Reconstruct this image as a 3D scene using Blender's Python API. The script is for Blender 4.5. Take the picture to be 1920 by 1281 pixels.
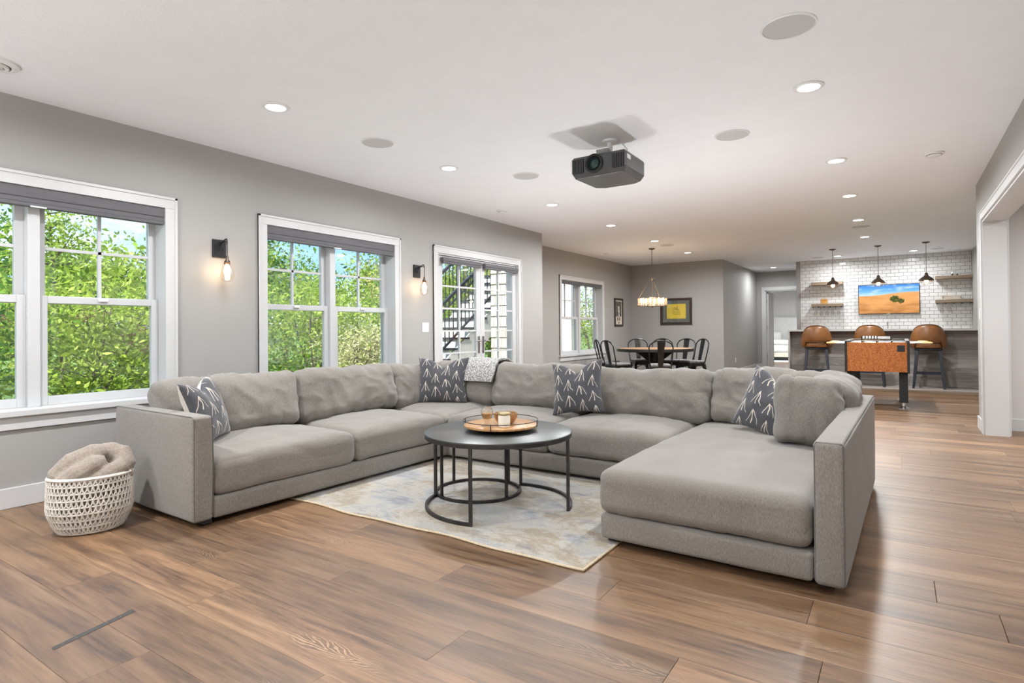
import bpy, bmesh, math, random
import numpy as np
from mathutils import Vector, Matrix, noise

PI = math.pi
rnd = random.Random(7)
scn = bpy.context.scene
COL = scn.collection
for _o in list(bpy.data.objects):
    bpy.data.objects.remove(_o, do_unlink=True)

# ------------------------------------------------------------------ camera
YAW, PITCH, ROLL, FPX, CYP, EYE = .58556, .008, -.00857, 1092.02, 610.47, 1.1458
CEIL = 2.74
_f = Vector((-math.sin(YAW)*math.cos(PITCH), math.cos(YAW)*math.cos(PITCH), math.sin(PITCH)))
_r0 = Vector((math.cos(YAW), math.sin(YAW), 0)); _u0 = _r0.cross(_f)
_r = _r0*math.cos(ROLL) + _u0*math.sin(ROLL); _u = _r.cross(_f)
cd = bpy.data.cameras.new('camera'); cam = bpy.data.objects.new('camera', cd); COL.objects.link(cam)
cd.sensor_fit = 'HORIZONTAL'; cd.sensor_width = 36; cd.lens = FPX*36/1920
cd.shift_y = (CYP-640.5)/1920; cd.clip_start = .05; cd.clip_end = 300
cam.matrix_world = Matrix(((_r.x, _u.x, -_f.x, 0), (_r.y, _u.y, -_f.y, 0), (_r.z, _u.z, -_f.z, EYE), (0, 0, 0, 1)))
scn.camera = cam
scn.view_settings.view_transform = 'Standard'; scn.view_settings.look = 'None'
scn.view_settings.exposure = 0.76; scn.view_settings.gamma = 1; scn.view_settings.use_curve_mapping = False

scn.cycles.max_bounces = 7; scn.cycles.diffuse_bounces = 4; scn.cycles.glossy_bounces = 3; scn.cycles.transmission_bounces = 4; scn.cycles.transparent_max_bounces = 14
scn.cycles.caustics_reflective = False; scn.cycles.caustics_refractive = False

# ------------------------------------------------------------------ sky and sun
SKY_STRENGTH = 1.4
SUN_STRENGTH = 8.5
LAMP_W = 20.0
ADDED_UPLIGHT_W = 95.0  # power of the unseen uplights added for the ceiling
wd = bpy.data.worlds.new('sky'); scn.world = wd; wd.use_nodes = True
_nt = wd.node_tree; _nt.nodes.clear()
def _n(nt, t, **kw):
    n = nt.nodes.new(t)
    for k, v in kw.items():
        if k.startswith('i_'):
            n.inputs[k[2:].replace('_', ' ')].default_value = v
        else:
            setattr(n, k, v)
    return n
_tc = _n(_nt, 'ShaderNodeTexCoord'); _mp = _n(_nt, 'ShaderNodeMapping'); _mp.inputs['Scale'].default_value = (1, 1, 2.4)
_nz = _n(_nt, 'ShaderNodeTexNoise', i_Scale=2.6, i_Detail=7.0, i_Roughness=.6)
_rp = _n(_nt, 'ShaderNodeValToRGB'); _rp.color_ramp.elements[0].position = .44; _rp.color_ramp.elements[1].position = .62
_rp.color_ramp.elements[0].color = (.27, .47, .86, 1); _rp.color_ramp.elements[1].color = (.80, .86, .95, 1)
_bg = _n(_nt, 'ShaderNodeBackground', i_Strength=SKY_STRENGTH); _wo = _n(_nt, 'ShaderNodeOutputWorld')
for a, b in ((_tc.outputs['Generated'], _mp.inputs[0]), (_mp.outputs[0], _nz.inputs['Vector']), (_nz.outputs['Fac'], _rp.inputs[0]),
             (_rp.outputs[0], _bg.inputs[0]), (_bg.outputs[0], _wo.inputs[0])):
    _nt.links.new(a, b)
sd = bpy.data.lights.new('sun', 'SUN'); sd.energy = SUN_STRENGTH; sd.angle = math.radians(1.2); sd.color = (1, .96, .88)
sun = bpy.data.objects.new('sun', sd); COL.objects.link(sun)
sun.rotation_euler = Vector((-.09, .55, -.83)).to_track_quat('-Z', 'Y').to_euler()

# ------------------------------------------------------------------ mesh helpers
class MB:
    def __init__(s): s.v = []; s.f = []; s.sm = []
    def add(s, v, f, smooth=False):
        o = len(s.v); s.v += [tuple(p) for p in v]; s.f += [tuple(i+o for i in q) for q in f]; s.sm += [smooth]*len(f); return s
    def box(s, x0, x1, y0, y1, z0, z1):
        v = [(x0,y0,z0),(x1,y0,z0),(x1,y1,z0),(x0,y1,z0),(x0,y0,z1),(x1,y0,z1),(x1,y1,z1),(x0,y1,z1)]
        return s.add(v, [(0,3,2,1),(4,5,6,7),(0,1,5,4),(1,2,6,5),(2,3,7,6),(3,0,4,7)])
    def hexa(s, b, t):   # bottom quad, top quad
        return s.add(list(b)+list(t), [(0,3,2,1),(4,5,6,7),(0,1,5,4),(1,2,6,5),(2,3,7,6),(3,0,4,7)])
    def bar(s, p, q, w, h=None, up=(0,0,1)):   # square bar from p to q
        p = Vector(p); q = Vector(q); d = (q-p).normalized(); h = h or w
        up = Vector(up)
        if abs(d.dot(up)) > .98: up = Vector((1,0,0)) if abs(d.x) < .9 else Vector((0,1,0))
        a = d.cross(up).normalized()*w/2; b = a.cross(d).normalized()*h/2
        return s.hexa([p-a-b, p+a-b, p+a+b, p-a+b], [q-a-b, q+a-b, q+a+b, q-a+b])
    def tube(s, pts, r, n=8, closed=False, caps=True):
        pts = [Vector(p) for p in pts]; m = len(pts); rr = r if isinstance(r, (list, tuple)) else [r]*m
        V = []; prev = None
        for i, p in enumerate(pts):
            if closed: d = pts[(i+1) % m]-pts[i-1]
            else: d = pts[min(i+1, m-1)]-pts[max(i-1, 0)]
            d = d.normalized() if d.length > 1e-9 else Vector((0,0,1))
            if prev is None:
                a = d.cross(Vector((0,0,1)) if abs(d.z) < .9 else Vector((1,0,0))).normalized()
            else:
                a = (prev-d*prev.dot(d)).normalized()
            prev = a; b = d.cross(a)
            V += [p+(a*math.cos(t)+b*math.sin(t))*rr[i] for t in [2*PI*k/n for k in range(n)]]
        F = []
        for i in range(m if closed else m-1):
            j = (i+1) % m
            for k in range(n):
                F.append((i*n+k, i*n+(k+1) % n, j*n+(k+1) % n, j*n+k))
        s.add(V, F, True)
        if caps and not closed:
            o = len(s.v)-m*n
            s.f.append(tuple(o+k for k in reversed(range(n)))); s.f.append(tuple(o+(m-1)*n+k for k in range(n))); s.sm += [False, False]
        return s
    def lathe(s, prof, n=24, c=(0,0,0), sx=1, sy=1, cap=False):
        V = []; F = []; m = len(prof)
        for (r, z) in prof:
            for k in range(n):
                t = 2*PI*k/n; V.append((c[0]+r*sx*math.cos(t), c[1]+r*sy*math.sin(t), c[2]+z))
        for i in range(m-1):
            for k in range(n):
                F.append((i*n+k, i*n+(k+1) % n, (i+1)*n+(k+1) % n, (i+1)*n+k))
        if cap: F += [tuple(reversed(range(n))), tuple((m-1)*n+k for k in range(n))]
        return s.add(V, F, True)
    def prism(s, poly, lo, hi, axis='z'):
        n = len(poly)
        mk = {'z': lambda p, h: (p[0], p[1], h), 'y': lambda p, h: (p[0], h, p[1]), 'x': lambda p, h: (h, p[0], p[1])}[axis]
        V = [mk(p, lo) for p in poly]+[mk(p, hi) for p in poly]
        F = [tuple(reversed(range(n))), tuple(range(n, 2*n))]+[(i, (i+1) % n, n+(i+1) % n, n+i) for i in range(n)]
        return s.add(V, F)
    def xf(s, M):
        s.v = [tuple(M @ Vector(p)) for p in s.v]; return s
    def mesh(s, name, fix=True):
        me = bpy.data.meshes.new(name); me.from_pydata(s.v, [], s.f); me.update()
        me.polygons.foreach_set('use_smooth', s.sm)
        if fix:
            bm = bmesh.new(); bm.from_mesh(me); bmesh.ops.recalc_face_normals(bm, faces=bm.faces); bm.to_mesh(me); bm.free()
        return me
    def build(s, name, mat, parent=None, loc=None, rot=None, bevel=0, sharp=40, seg=2):
        me = s.mesh(name)
        if any(s.sm): me.set_sharp_from_angle(angle=math.radians(sharp))
        return link(name, me, mat, parent, loc, rot, bevel, seg)

def link(name, me, mat, parent=None, loc=None, rot=None, bevel=0, seg=2):
    o = bpy.data.objects.new(name, me); COL.objects.link(o)
    if mat and not me.materials: me.materials.append(mat)
    if parent: o.parent = parent
    if loc: o.location = loc
    if rot: o.rotation_euler = rot
    if bevel:
        b = o.modifiers.new('bevel', 'BEVEL'); b.width = bevel; b.segments = seg; b.limit_method = 'ANGLE'; b.angle_limit = math.radians(50)
    return o
def E(name, loc=(0,0,0), rz=0):
    o = bpy.data.objects.new(name, None); COL.objects.link(o); o.location = loc; o.rotation_euler = (0,0,rz); o.empty_display_size = .1; return o
def T(o, label, cat, group=None):
    o['label'] = label; o['category'] = cat
    if group: o['group'] = group
    return o
def S(o, label=None):
    o['kind'] = 'structure'
    if label: o['label'] = label
    return o
def copy_tree(o, parent=None):
    c = o.copy(); COL.objects.link(c); c.parent = parent
    for ch in [k for k in o.children]: copy_tree(ch, c)
    return c
def B(*a): return MB().box(*a)

def lamp(name, kind, loc, energy, color=(1, .9, .78), parent=None, **kw):
    d = bpy.data.lights.new(name, kind); d.energy = energy; d.color = color
    for k, v in kw.items(): setattr(d, k, v)
    o = bpy.data.objects.new(name, d); COL.objects.link(o); o.location = loc
    if parent: o.parent = parent
    return o

def grid_axis(h, r, n):
    r = min(r, h*.98); a = [-h, -h+r*.12, -h+r*.35, -h+r*.65]
    mid = list(np.linspace(-h+r, h-r, n))
    return a+mid+[-t for t in reversed(a)]
def rounded(w, d, h, r=.04, n=10, crown=0, bulge=0, wr=0, seed=0, fr=4.0, crown_b=0, fold=0, sag=0, crease=0):
    """soft upholstered block centred on the origin"""
    H = (w/2, d/2, h/2); ax = [grid_axis(k, r, n if k > .15 else max(4, n//2)) for k in H]
    bm = bmesh.new()
    def face(iu, iv, iw, sgn):
        U, V = ax[iu], ax[iv]; g = []
        for a in U:
            row = []
            for b in V:
                p = [0, 0, 0]; p[iu] = a; p[iv] = b; p[iw] = sgn*H[iw]
                q = [max(-(H[i]-r), min(H[i]-r, p[i])) for i in range(3)]
                dv = Vector(p)-Vector(q)
                dv = dv.normalized()*r if dv.length > 1e-9 else dv
                row.append(bm.verts.new(Vector(q)+dv))
            g.append(row)
        for i in range(len(U)-1):
            for j in range(len(V)-1):
                bm.faces.new((g[i][j], g[i+1][j], g[i+1][j+1], g[i][j+1]))
    for iu, iv, iw in ((0,1,2), (1,2,0), (2,0,1)):
        face(iu, iv, iw, 1); face(iu, iv, iw, -1)
    bmesh.ops.remove_doubles(bm, verts=bm.verts, dist=1e-5)
    bmesh.ops.recalc_face_normals(bm, faces=bm.faces)
    bm.normal_update()
    nr = {v: v.normal.copy() for v in bm.verts}
    off = Vector((seed*7.31, seed*3.17, seed*1.7))
    for v in bm.verts:
        x, y, z = v.co; ux, uy, uz = x/H[0], y/H[1], z/H[2]
        cx, cy, cz = max(0, 1-ux*ux), max(0, 1-uy*uy), max(0, 1-uz*uz)
        e = .55
        if crown: v.co.z += crown*(cx**e)*(cy**e)*max(0, uz)
        if crown_b: v.co.z -= crown_b*(cx**e)*(cy**e)*max(0, -uz)
        if bulge:
            v.co.y += bulge*(cx**.5)*(cz**.7)*uy; v.co.x += bulge*.5*(cy**.5)*(cz**.7)*ux
        if sag: v.co.z -= sag*(cx**1.2)*max(0, uz)*(.6+.4*math.sin(3*ux+seed))
        if wr:
            k = noise.noise(Vector((x*fr, y*fr, z*fr))+off)*wr + noise.noise(Vector((x*fr*2.7, y*fr*2.7, z*fr*1.3))+off)*wr*.62
            v.co += nr[v]*k
        if crease:
            w_ = .25+.75*min(1, (max(abs(ux), abs(uz)*.9)))**2
            t = abs(noise.noise(Vector((x*7.5+.6*z, y*3.0, z*4.0+.8*x))+off*1.3)); t2 = abs(noise.noise(Vector((x*12, y*5, z*5-1.2*x))-off))
            v.co -= nr[v]*crease*w_*(max(0, 1-t*5.5)**1.5+.6*max(0, 1-t2*6)**1.5)
        if fold:
            t = noise.noise(Vector((x*3.2+z*2.0, 0, z*2.2-x*1.1))*2.2+off); v.co += nr[v]*fold*(1-abs(t)*3.0 if abs(t) < .33 else 0)
    me = bpy.data.meshes.new('c'); bm.to_mesh(me); bm.free()
    for p in me.polygons: p.use_smooth = True
    return me
def pillow(w, h, t, dent=.05, n=22, seed=0, pinch=.07):
    """throw pillow in the XZ plane, front towards -Y"""
    V = []; F = []; g = np.linspace(-1, 1, n)
    g = np.sign(g)*(1-(1-abs(g))**1.35)
    for sgn in (-1, 1):
        o = len(V)
        for v in g:
            for u in g:
                k = (max(0, 1-u*u)*max(0, 1-v*v))**.42
                x = u*w/2*(1-pinch*(1-v*v)); z = v*h/2*(1-pinch*(1-u*u))
                z -= dent*math.exp(-(u/.33)**2)*((v+1)/2)**2.5
                y = sgn*t/2*k*(1-.25*math.exp(-(u/.35)**2)*max(0, v)) + .012*noise.noise(Vector((u*2.3+seed, v*2.3, sgn)))*k
                V.append((x, y, z))
        for j in range(n-1):
            for i in range(n-1):
                q = (o+j*n+i, o+j*n+i+1, o+(j+1)*n+i+1, o+(j+1)*n+i); F.append(q if sgn < 0 else tuple(reversed(q)))
    me = bpy.data.meshes.new('p'); me.from_pydata(V, [], F)
    bm = bmesh.new(); bm.from_mesh(me); bmesh.ops.remove_doubles(bm, verts=bm.verts, dist=1e-5); bm.to_mesh(me); bm.free()
    for p in me.polygons: p.use_smooth = True
    return me
def arc(c, r, a0, a1, n, z=0):
    return [(c[0]+r*math.cos(math.radians(a0+(a1-a0)*i/n)), c[1]+r*math.sin(math.radians(a0+(a1-a0)*i/n)), z) for i in range(n+1)]

# ------------------------------------------------------------------ materials
def newmat(name):
    m = bpy.data.materials.new(name); m.use_nodes = True; nt = m.node_tree; nt.nodes.clear()
    b = nt.nodes.new('ShaderNodeBsdfPrincipled'); o = nt.nodes.new('ShaderNodeOutputMaterial'); nt.links.new(b.outputs[0], o.inputs[0])
    return m, nt, b, o
def L(nt, a, b): nt.links.new(a, b)
def coords(nt, scale=(1,1,1), kind='Object', offset=None):
    tc = _n(nt, 'ShaderNodeTexCoord'); mp = _n(nt, 'ShaderNodeMapping'); mp.inputs['Scale'].default_value = scale
    L(nt, tc.outputs[kind], mp.inputs[0])
    if offset is not None: L(nt, offset, mp.inputs['Location'])
    return mp.outputs[0]
def ramp(nt, fac, stops, interp='LINEAR'):
    r = _n(nt, 'ShaderNodeValToRGB'); r.color_ramp.interpolation = interp
    while len(r.color_ramp.elements) < len(stops): r.color_ramp.elements.new(.5)
    for e, (p, c) in zip(r.color_ramp.elements, stops): e.position = p; e.color = (*c, 1)
    L(nt, fac, r.inputs[0]); return r.outputs[0]
def math_(nt, op, a, b=None, c=None):
    n = _n(nt, 'ShaderNodeMath', operation=op)
    for i, v in enumerate((a, b, c)):
        if v is None: continue
        if isinstance(v, (int, float)): n.inputs[i].default_value = v
        else: L(nt, v, n.inputs[i])
    return n.outputs[0]
def mix(nt, fac, a, b, mode='MIX'):
    n = _n(nt, 'ShaderNodeMix', data_type='RGBA', blend_type=mode)
    for i, v in ((0, fac), (6, a), (7, b)):
        if isinstance(v, (int, float)): n.inputs[i].default_value = v
        elif isinstance(v, tuple): n.inputs[i].default_value = (*v, 1) if len(v) == 3 else v
        else: L(nt, v, n.inputs[i])
    return n.outputs[2]
def bump(nt, b, h, strength=.2, dist=.01):
    n = _n(nt, 'ShaderNodeBump', i_Strength=strength, i_Distance=dist); L(nt, h, n.inputs['Height']); L(nt, n.outputs[0], b.inputs['Normal'])
def pm(name, col, rough=.5, metal=0, var=.06, scale=6, bmp=0, bscale=60, stretch=(1,1,1), spec=.5, sheen=0, emit=None, estr=0):
    m, nt, b, o = newmat(name); c = coords(nt, stretch)
    nz = _n(nt, 'ShaderNodeTexNoise', i_Scale=scale, i_Detail=4.0); L(nt, c, nz.inputs['Vector'])
    lo = tuple(max(0, k*(1-var)) for k in col); hi = tuple(min(1, k*(1+var)) for k in col)
    L(nt, ramp(nt, nz.outputs['Fac'], [(.3, lo), (.7, hi)]), b.inputs['Base Color'])
    b.inputs['Roughness'].default_value = rough; b.inputs['Metallic'].default_value = metal; b.inputs['Specular IOR Level'].default_value = spec
    if sheen: b.inputs['Sheen Weight'].default_value = sheen
    if emit: b.inputs['Emission Color'].default_value = (*emit, 1); b.inputs['Emission Strength'].default_value = estr
    if bmp:
        n2 = _n(nt, 'ShaderNodeTexNoise', i_Scale=bscale, i_Detail=3.0); L(nt, c, n2.inputs['Vector']); bump(nt, b, n2.outputs['Fac'], bmp, .01)
    return m
def emat(name, col, strength):
    m, nt, b, o = newmat(name); nt.nodes.remove(b); e = _n(nt, 'ShaderNodeEmission', i_Color=(*col, 1), i_Strength=strength); L(nt, e.outputs[0], o.inputs[0]); return m
def glassmat(name, tint=(.97, .99, .98), refl=.06, rough=.02):
    m, nt, b, o = newmat(name); nt.nodes.remove(b)
    t = _n(nt, 'ShaderNodeBsdfTransparent', i_Color=(*tint, 1)); g = _n(nt, 'ShaderNodeBsdfGlossy', i_Roughness=rough)
    lw = _n(nt, 'ShaderNodeLayerWeight', i_Blend=.25); f = math_(nt, 'MULTIPLY_ADD', lw.outputs['Facing'], .35, refl)
    f2 = math_(nt, 'MINIMUM', f, .6)
    mx = _n(nt, 'ShaderNodeMixShader'); L(nt, f2, mx.inputs[0]); L(nt, t.outputs[0], mx.inputs[1]); L(nt, g.outputs[0], mx.inputs[2]); L(nt, mx.outputs[0], o.inputs[0])
    return m

M = {}
M['wall'] = pm('wall_paint_grey', (.352, .342, .328), .62, var=.015, scale=2, bmp=.03, bscale=220)
M['wallw'] = pm('wall_paint_white', (.8, .79, .78), .62, var=.015, scale=2)
M['wallb'] = pm('wall_paint_light', (.60, .575, .55), .62, var=.015, scale=2, bmp=.03, bscale=220)
M['ceil'] = pm('ceiling_paint', (.87, .89, .93), .8, var=.012, scale=5, bmp=.25, bscale=75)
M['trim'] = pm('white_trim_paint', (.57, .567, .565), .35, var=.01, scale=3)
M['vinyl'] = pm('white_sash', (.56, .56, .565), .3, var=.01, scale=3)
M['white'] = pm('white_plastic', (.8, .8, .8), .4, var=.01)
M['blind'] = pm('grey_shade_fabric', (.115, .112, .12), .7, var=.08, scale=40, stretch=(1,.1,1))
M['black'] = pm('black_metal', (.018, .018, .02), .42, metal=.3, var=.2, scale=12)
M['blackm'] = pm('black_matt', (.012, .012, .013), .6, var=.2)
M['chrome'] = pm('chrome', (.80, .79, .78), .30, metal=1, var=.03)
M['nickel'] = pm('satin_nickel', (.34, .33, .32), .35, metal=1, var=.05)
M['bronze'] = pm('dark_bronze', (.10, .072, .05), .42, metal=.6, var=.2, scale=20)
M['glass'] = glassmat('window_glass')
M['clear'] = glassmat('clear_glass', (.98, .97, .95), .08)
M['bulb'] = emat('warm_bulb', (1, .66, .34), 22)
M['lens'] = emat('lamp_lens', (1, .96, .9), 9)
M['grille'] = pm('speaker_grille', (.56, .56, .57), .7, var=.05, scale=300)
M['leather'] = pm('tan_leather', (.205, .082, .024), .36, var=.22, scale=9, bmp=.06, bscale=160)
M['navyleg'] = pm('dark_stained_leg', (.018, .022, .032), .4, var=.3, scale=10, stretch=(1,1,.2))
M['quartz'] = pm('grey_quartz', (.42, .40, .38), .25, var=.07, scale=30)
M['gold'] = pm('amber_wood', (.55, .27, .06), .4, var=.2, scale=10)
M['cream'] = pm('cream_wax', (.78, .72, .6), .5, var=.04)
M['tableiron'] = pm('aged_iron', (.045, .042, .04), .45, metal=.55, var=.3, scale=14, bmp=.05)
M['duvet'] = pm('white_bedding', (.8, .79, .77), .8, var=.04)
M['concrete'] = pm('patio_concrete', (.5, .48, .45), .8, var=.1, scale=3)
M['lawn'] = pm('grass_ground', (.10, .17, .045), .9, var=.5, scale=3)
M['bark'] = pm('bark', (.13, .10, .08), .9, var=.4, scale=10, stretch=(1,1,.2))
M['stucco'] = pm('cream_shake', (.47, .44, .385), .75, var=.08, scale=4)

def fabric(name, c1, c2, s=420, rough=.92, wk=.35, st=(1, 1, .22)):
    m, nt, b, o = newmat(name)
    nz = _n(nt, 'ShaderNodeTexNoise', i_Scale=s, i_Detail=2.0, i_Roughness=.7); L(nt, coords(nt, st), nz.inputs['Vector'])
    n2 = _n(nt, 'ShaderNodeTexNoise', i_Scale=3.0, i_Detail=3.0); L(nt, coords(nt), n2.inputs['Vector'])
    base = ramp(nt, nz.outputs['Fac'], [(.34, c1), (.66, c2)])
    L(nt, mix(nt, .5, base, ramp(nt, n2.outputs['Fac'], [(.3, (.44,)*3), (.7, (.56,)*3)]), 'OVERLAY'), b.inputs['Base Color'])
    b.inputs['Roughness'].default_value = rough; b.inputs['Sheen Weight'].default_value = .25; b.inputs['Specular IOR Level'].default_value = .15
    bump(nt, b, nz.outputs['Fac'], wk, .003)
    return m
M['sofa'] = fabric('greige_linen', (.170, .151, .134), (.284, .259, .231), 430, st=(1, 1, .16))
M['piping'] = fabric('greige_linen_seam', (.10, .092, .085), (.16, .15, .14))
M['plush'] = fabric('taupe_plush', (.25, .205, .17), (.34, .285, .24), 90, st=(1, 1, 1))
M['cord'] = pm('white_rope', (.70, .66, .60), .85, var=.1, scale=30, bmp=.4, bscale=240)
M['seatpad'] = fabric('black_white_weave', (.03, .03, .035), (.42, .41, .4), 55, st=(1, 1, 1))

def knit():
    m, nt, b, o = newmat('knit_throw')
    v = _n(nt, 'ShaderNodeTexVoronoi', i_Scale=85.0); L(nt, coords(nt), v.inputs['Vector'])
    L(nt, ramp(nt, v.outputs['Distance'], [(.25, (.62, .6, .57)), (.6, (.20, .195, .19))]), b.inputs['Base Color'])
    b.inputs['Roughness'].default_value = .95; bump(nt, b, v.outputs['Distance'], .7, -.006); return m
M['knit'] = knit()

def branch_print():
    """dark cloth printed with pale stems and chevron twigs"""
    m, nt, b, o = newmat('branch_print_cloth')
    nz = _n(nt, 'ShaderNodeTexNoise', i_Scale=7.0, i_Detail=2.0); L(nt, coords(nt), nz.inputs['Vector'])
    sep = _n(nt, 'ShaderNodeSeparateXYZ'); L(nt, coords(nt), sep.inputs[0])
    wob = math_(nt, 'MULTIPLY', math_(nt, 'SUBTRACT', nz.outputs['Fac'], .5), .085)
    x = math_(nt, 'ADD', sep.outputs[0], wob); z = math_(nt, 'ADD', sep.outputs[2], wob)
    cx = math_(nt, 'MULTIPLY', x, 9.5); cell = math_(nt, 'FLOOR', cx); c = math_(nt, 'SUBTRACT', math_(nt, 'SUBTRACT', cx, cell), .5)
    ac = math_(nt, 'ABSOLUTE', c)
    ph = math_(nt, 'MULTIPLY', cell, .37)
    t = math_(nt, 'ADD', math_(nt, 'ADD', math_(nt, 'MULTIPLY', z, 7.5), math_(nt, 'MULTIPLY', ac, 1.75)), ph)
    fr = math_(nt, 'FRACT', t)
    chev = math_(nt, 'MULTIPLY', math_(nt, 'LESS_THAN', fr, .08), math_(nt, 'LESS_THAN', ac, .40))
    fs = math_(nt, 'FRACT', math_(nt, 'ADD', math_(nt, 'MULTIPLY', z, 7.5), ph))
    stem = math_(nt, 'MULTIPLY', math_(nt, 'LESS_THAN', ac, .032), math_(nt, 'GREATER_THAN', fs, .35))
    ln = math_(nt, 'MAXIMUM', chev, stem)
    n3 = _n(nt, 'ShaderNodeTexNoise', i_Scale=300.0); L(nt, coords(nt), n3.inputs['Vector'])
    dark = ramp(nt, n3.outputs['Fac'], [(.35, (.04, .04, .047)), (.65, (.085, .083, .092))])
    col = mix(nt, ln, dark, (.60, .53, .45))
    geo = _n(nt, 'ShaderNodeSeparateXYZ'); L(nt, coords(nt), geo.inputs[0])
    back = math_(nt, 'GREATER_THAN', geo.outputs[1], .004)
    L(nt, mix(nt, back, col, (.58, .53, .46)), b.inputs['Base Color'])
    b.inputs['Roughness'].default_value = .9; b.inputs['Sheen Weight'].default_value = .3; bump(nt, b, ln, .3, .004); return m
M['branch'] = branch_print()

def wood(name, stops, rough, sx=.6, sy=13, obj_random=True, rings=.35, bm_=.12, tint=.16, axis='x', vscale=1.0, cath=False, spec=.5):
    m, nt, b, o = newmat(name)
    sc = {'x': (sx*vscale, sy*vscale, sy*vscale), 'y': (sy*vscale, sx*vscale, sy*vscale), 'z': (sy*vscale, sy*vscale, sx*vscale)}[axis]
    off = None; oi = None
    if obj_random:
        oi = _n(nt, 'ShaderNodeObjectInfo'); cmb = _n(nt, 'ShaderNodeCombineXYZ')
        L(nt, math_(nt, 'MULTIPLY', oi.outputs['Random'], 61.0), cmb.inputs[0]); L(nt, math_(nt, 'MULTIPLY', oi.outputs['Random'], 37.0), cmb.inputs[1]); L(nt, math_(nt, 'MULTIPLY', oi.outputs['Random'], 23.0), cmb.inputs[2])
        off = cmb.outputs[0]
    c = coords(nt, sc, offset=off)
    n1 = _n(nt, 'ShaderNodeTexNoise', i_Scale=1.0, i_Detail=5.0, i_Roughness=.6, i_Distortion=.6); L(nt, c, n1.inputs['Vector'])
    n2 = _n(nt, 'ShaderNodeTexNoise', i_Scale=5.5, i_Detail=5.0, i_Roughness=.75); L(nt, c, n2.inputs['Vector'])
    n3 = _n(nt, 'ShaderNodeTexNoise', i_Scale=.36, i_Detail=1.0, i_Distortion=.35); L(nt, c, n3.inputs['Vector'])
    f = math_(nt, 'ADD', math_(nt, 'MULTIPLY', n1.outputs['Fac'], .55), math_(nt, 'MULTIPLY', n2.outputs['Fac'], .45))
    col = ramp(nt, f, stops)
    if cath:
        sp_ = _n(nt, 'ShaderNodeSeparateXYZ'); L(nt, coords(nt), sp_.inputs[0])
        rn = oi.outputs['Random']; x_ = math_(nt, 'MULTIPLY_ADD', rn, 17.0, sp_.outputs[0])
        nl = _n(nt, 'ShaderNodeTexNoise', i_Scale=1.0, i_Detail=3.0); L(nt, coords(nt, (1.3, 4, 4), offset=off), nl.inputs['Vector'])
        y_ = math_(nt, 'ADD', sp_.outputs[1], math_(nt, 'MULTIPLY', math_(nt, 'SUBTRACT', nl.outputs['Fac'], .5), .16))
        nf = _n(nt, 'ShaderNodeTexNoise', i_Scale=1.0, i_Detail=2.0); L(nt, coords(nt, (9, 50, 9), offset=off), nf.inputs['Vector'])
        par = math_(nt, 'ADD', math_(nt, 'ADD', math_(nt, 'MULTIPLY', x_, 26.0), math_(nt, 'MULTIPLY', math_(nt, 'ABSOLUTE', y_), 210.0)), math_(nt, 'MULTIPLY', nf.outputs['Fac'], 4.0))
        ring = math_(nt, 'SINE', math_(nt, 'MULTIPLY', par, 3.4))
        pt_ = _n(nt, 'ShaderNodeTexNoise', i_Scale=1.0, i_Detail=1.0); L(nt, coords(nt, (1.1, 3, 3), offset=off), pt_.inputs['Vector'])
        band = math_(nt, 'LESS_THAN', math_(nt, 'ADD', math_(nt, 'ABSOLUTE', y_), math_(nt, 'MULTIPLY', nf.outputs['Fac'], .02)), .040)
        rm = math_(nt, 'MULTIPLY', math_(nt, 'MULTIPLY', math_(nt, 'GREATER_THAN', ring, .35), band), math_(nt, 'MULTIPLY', ramp(nt, pt_.outputs['Fac'], [(.48, (0,)*3), (.58, (1,)*3)]), rings))
        dk = math_(nt, 'MULTIPLY', band, math_(nt, 'MULTIPLY', ramp(nt, pt_.outputs['Fac'], [(.44, (0,)*3), (.62, (1,)*3)]), .38))
        col = mix(nt, dk, col, (.07, .048, .034))
    else:
        ring = math_(nt, 'SINE', math_(nt, 'MULTIPLY', n3.outputs['Fac'], 120.0))
        rm = math_(nt, 'MULTIPLY', math_(nt, 'GREATER_THAN', ring, .55), math_(nt, 'MULTIPLY', ramp(nt, n1.outputs['Fac'], [(.45, (0,)*3), (.62, (1,)*3)]), rings))
    col = mix(nt, rm, col, tuple(min(1, k*1.5) for k in stops[-1][1]))
    if oi is not None:
        col = mix(nt, 1.0, col, ramp(nt, oi.outputs['Random'], [(0, (1-tint,)*3), (.5, (1, .99, .97)), (1, (1+tint, 1+tint*.9, 1+tint*.8))]), 'MULTIPLY')
    b.inputs['Specular IOR Level'].default_value = spec
    L(nt, col, b.inputs['Base Color'])
    L(nt, ramp(nt, n2.outputs['Fac'], [(.3, (rough*.85,)*3), (.7, (rough*1.15,)*3)]), b.inputs['Roughness'])
    bump(nt, b, math_(nt, 'SUBTRACT', f, math_(nt, 'MULTIPLY', rm, .5)), bm_, .004)
    return m
OAK = [(.33, (.042, .022, .012)), (.43, (.125, .067, .034)), (.54, (.212, .119, .060)), (.68, (.30, .182, .10))]
M['plank'] = wood('oak_plank', OAK, .42, sx=.75, sy=10, rings=.5, tint=.22, cath=True, spec=.8)
M['shelf'] = wood('grey_brown_shelf', [(.3, (.16, .115, .075)), (.7, (.36, .27, .19))], .55, vscale=1.5)
M['barboard'] = wood('weathered_grey_board', [(.3, (.15, .13, .115)), (.5, (.24, .215, .195)), (.72, (.35, .32, .295))], .55, vscale=1.2)
M['traywood'] = wood('acacia', [(.3, (.22, .10, .035)), (.7, (.52, .29, .12))], .35, vscale=2)
M['tablewood'] = wood('table_oak', [(.3, (.30, .17, .09)), (.7, (.50, .32, .19))], .4, vscale=1.5)

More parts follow.
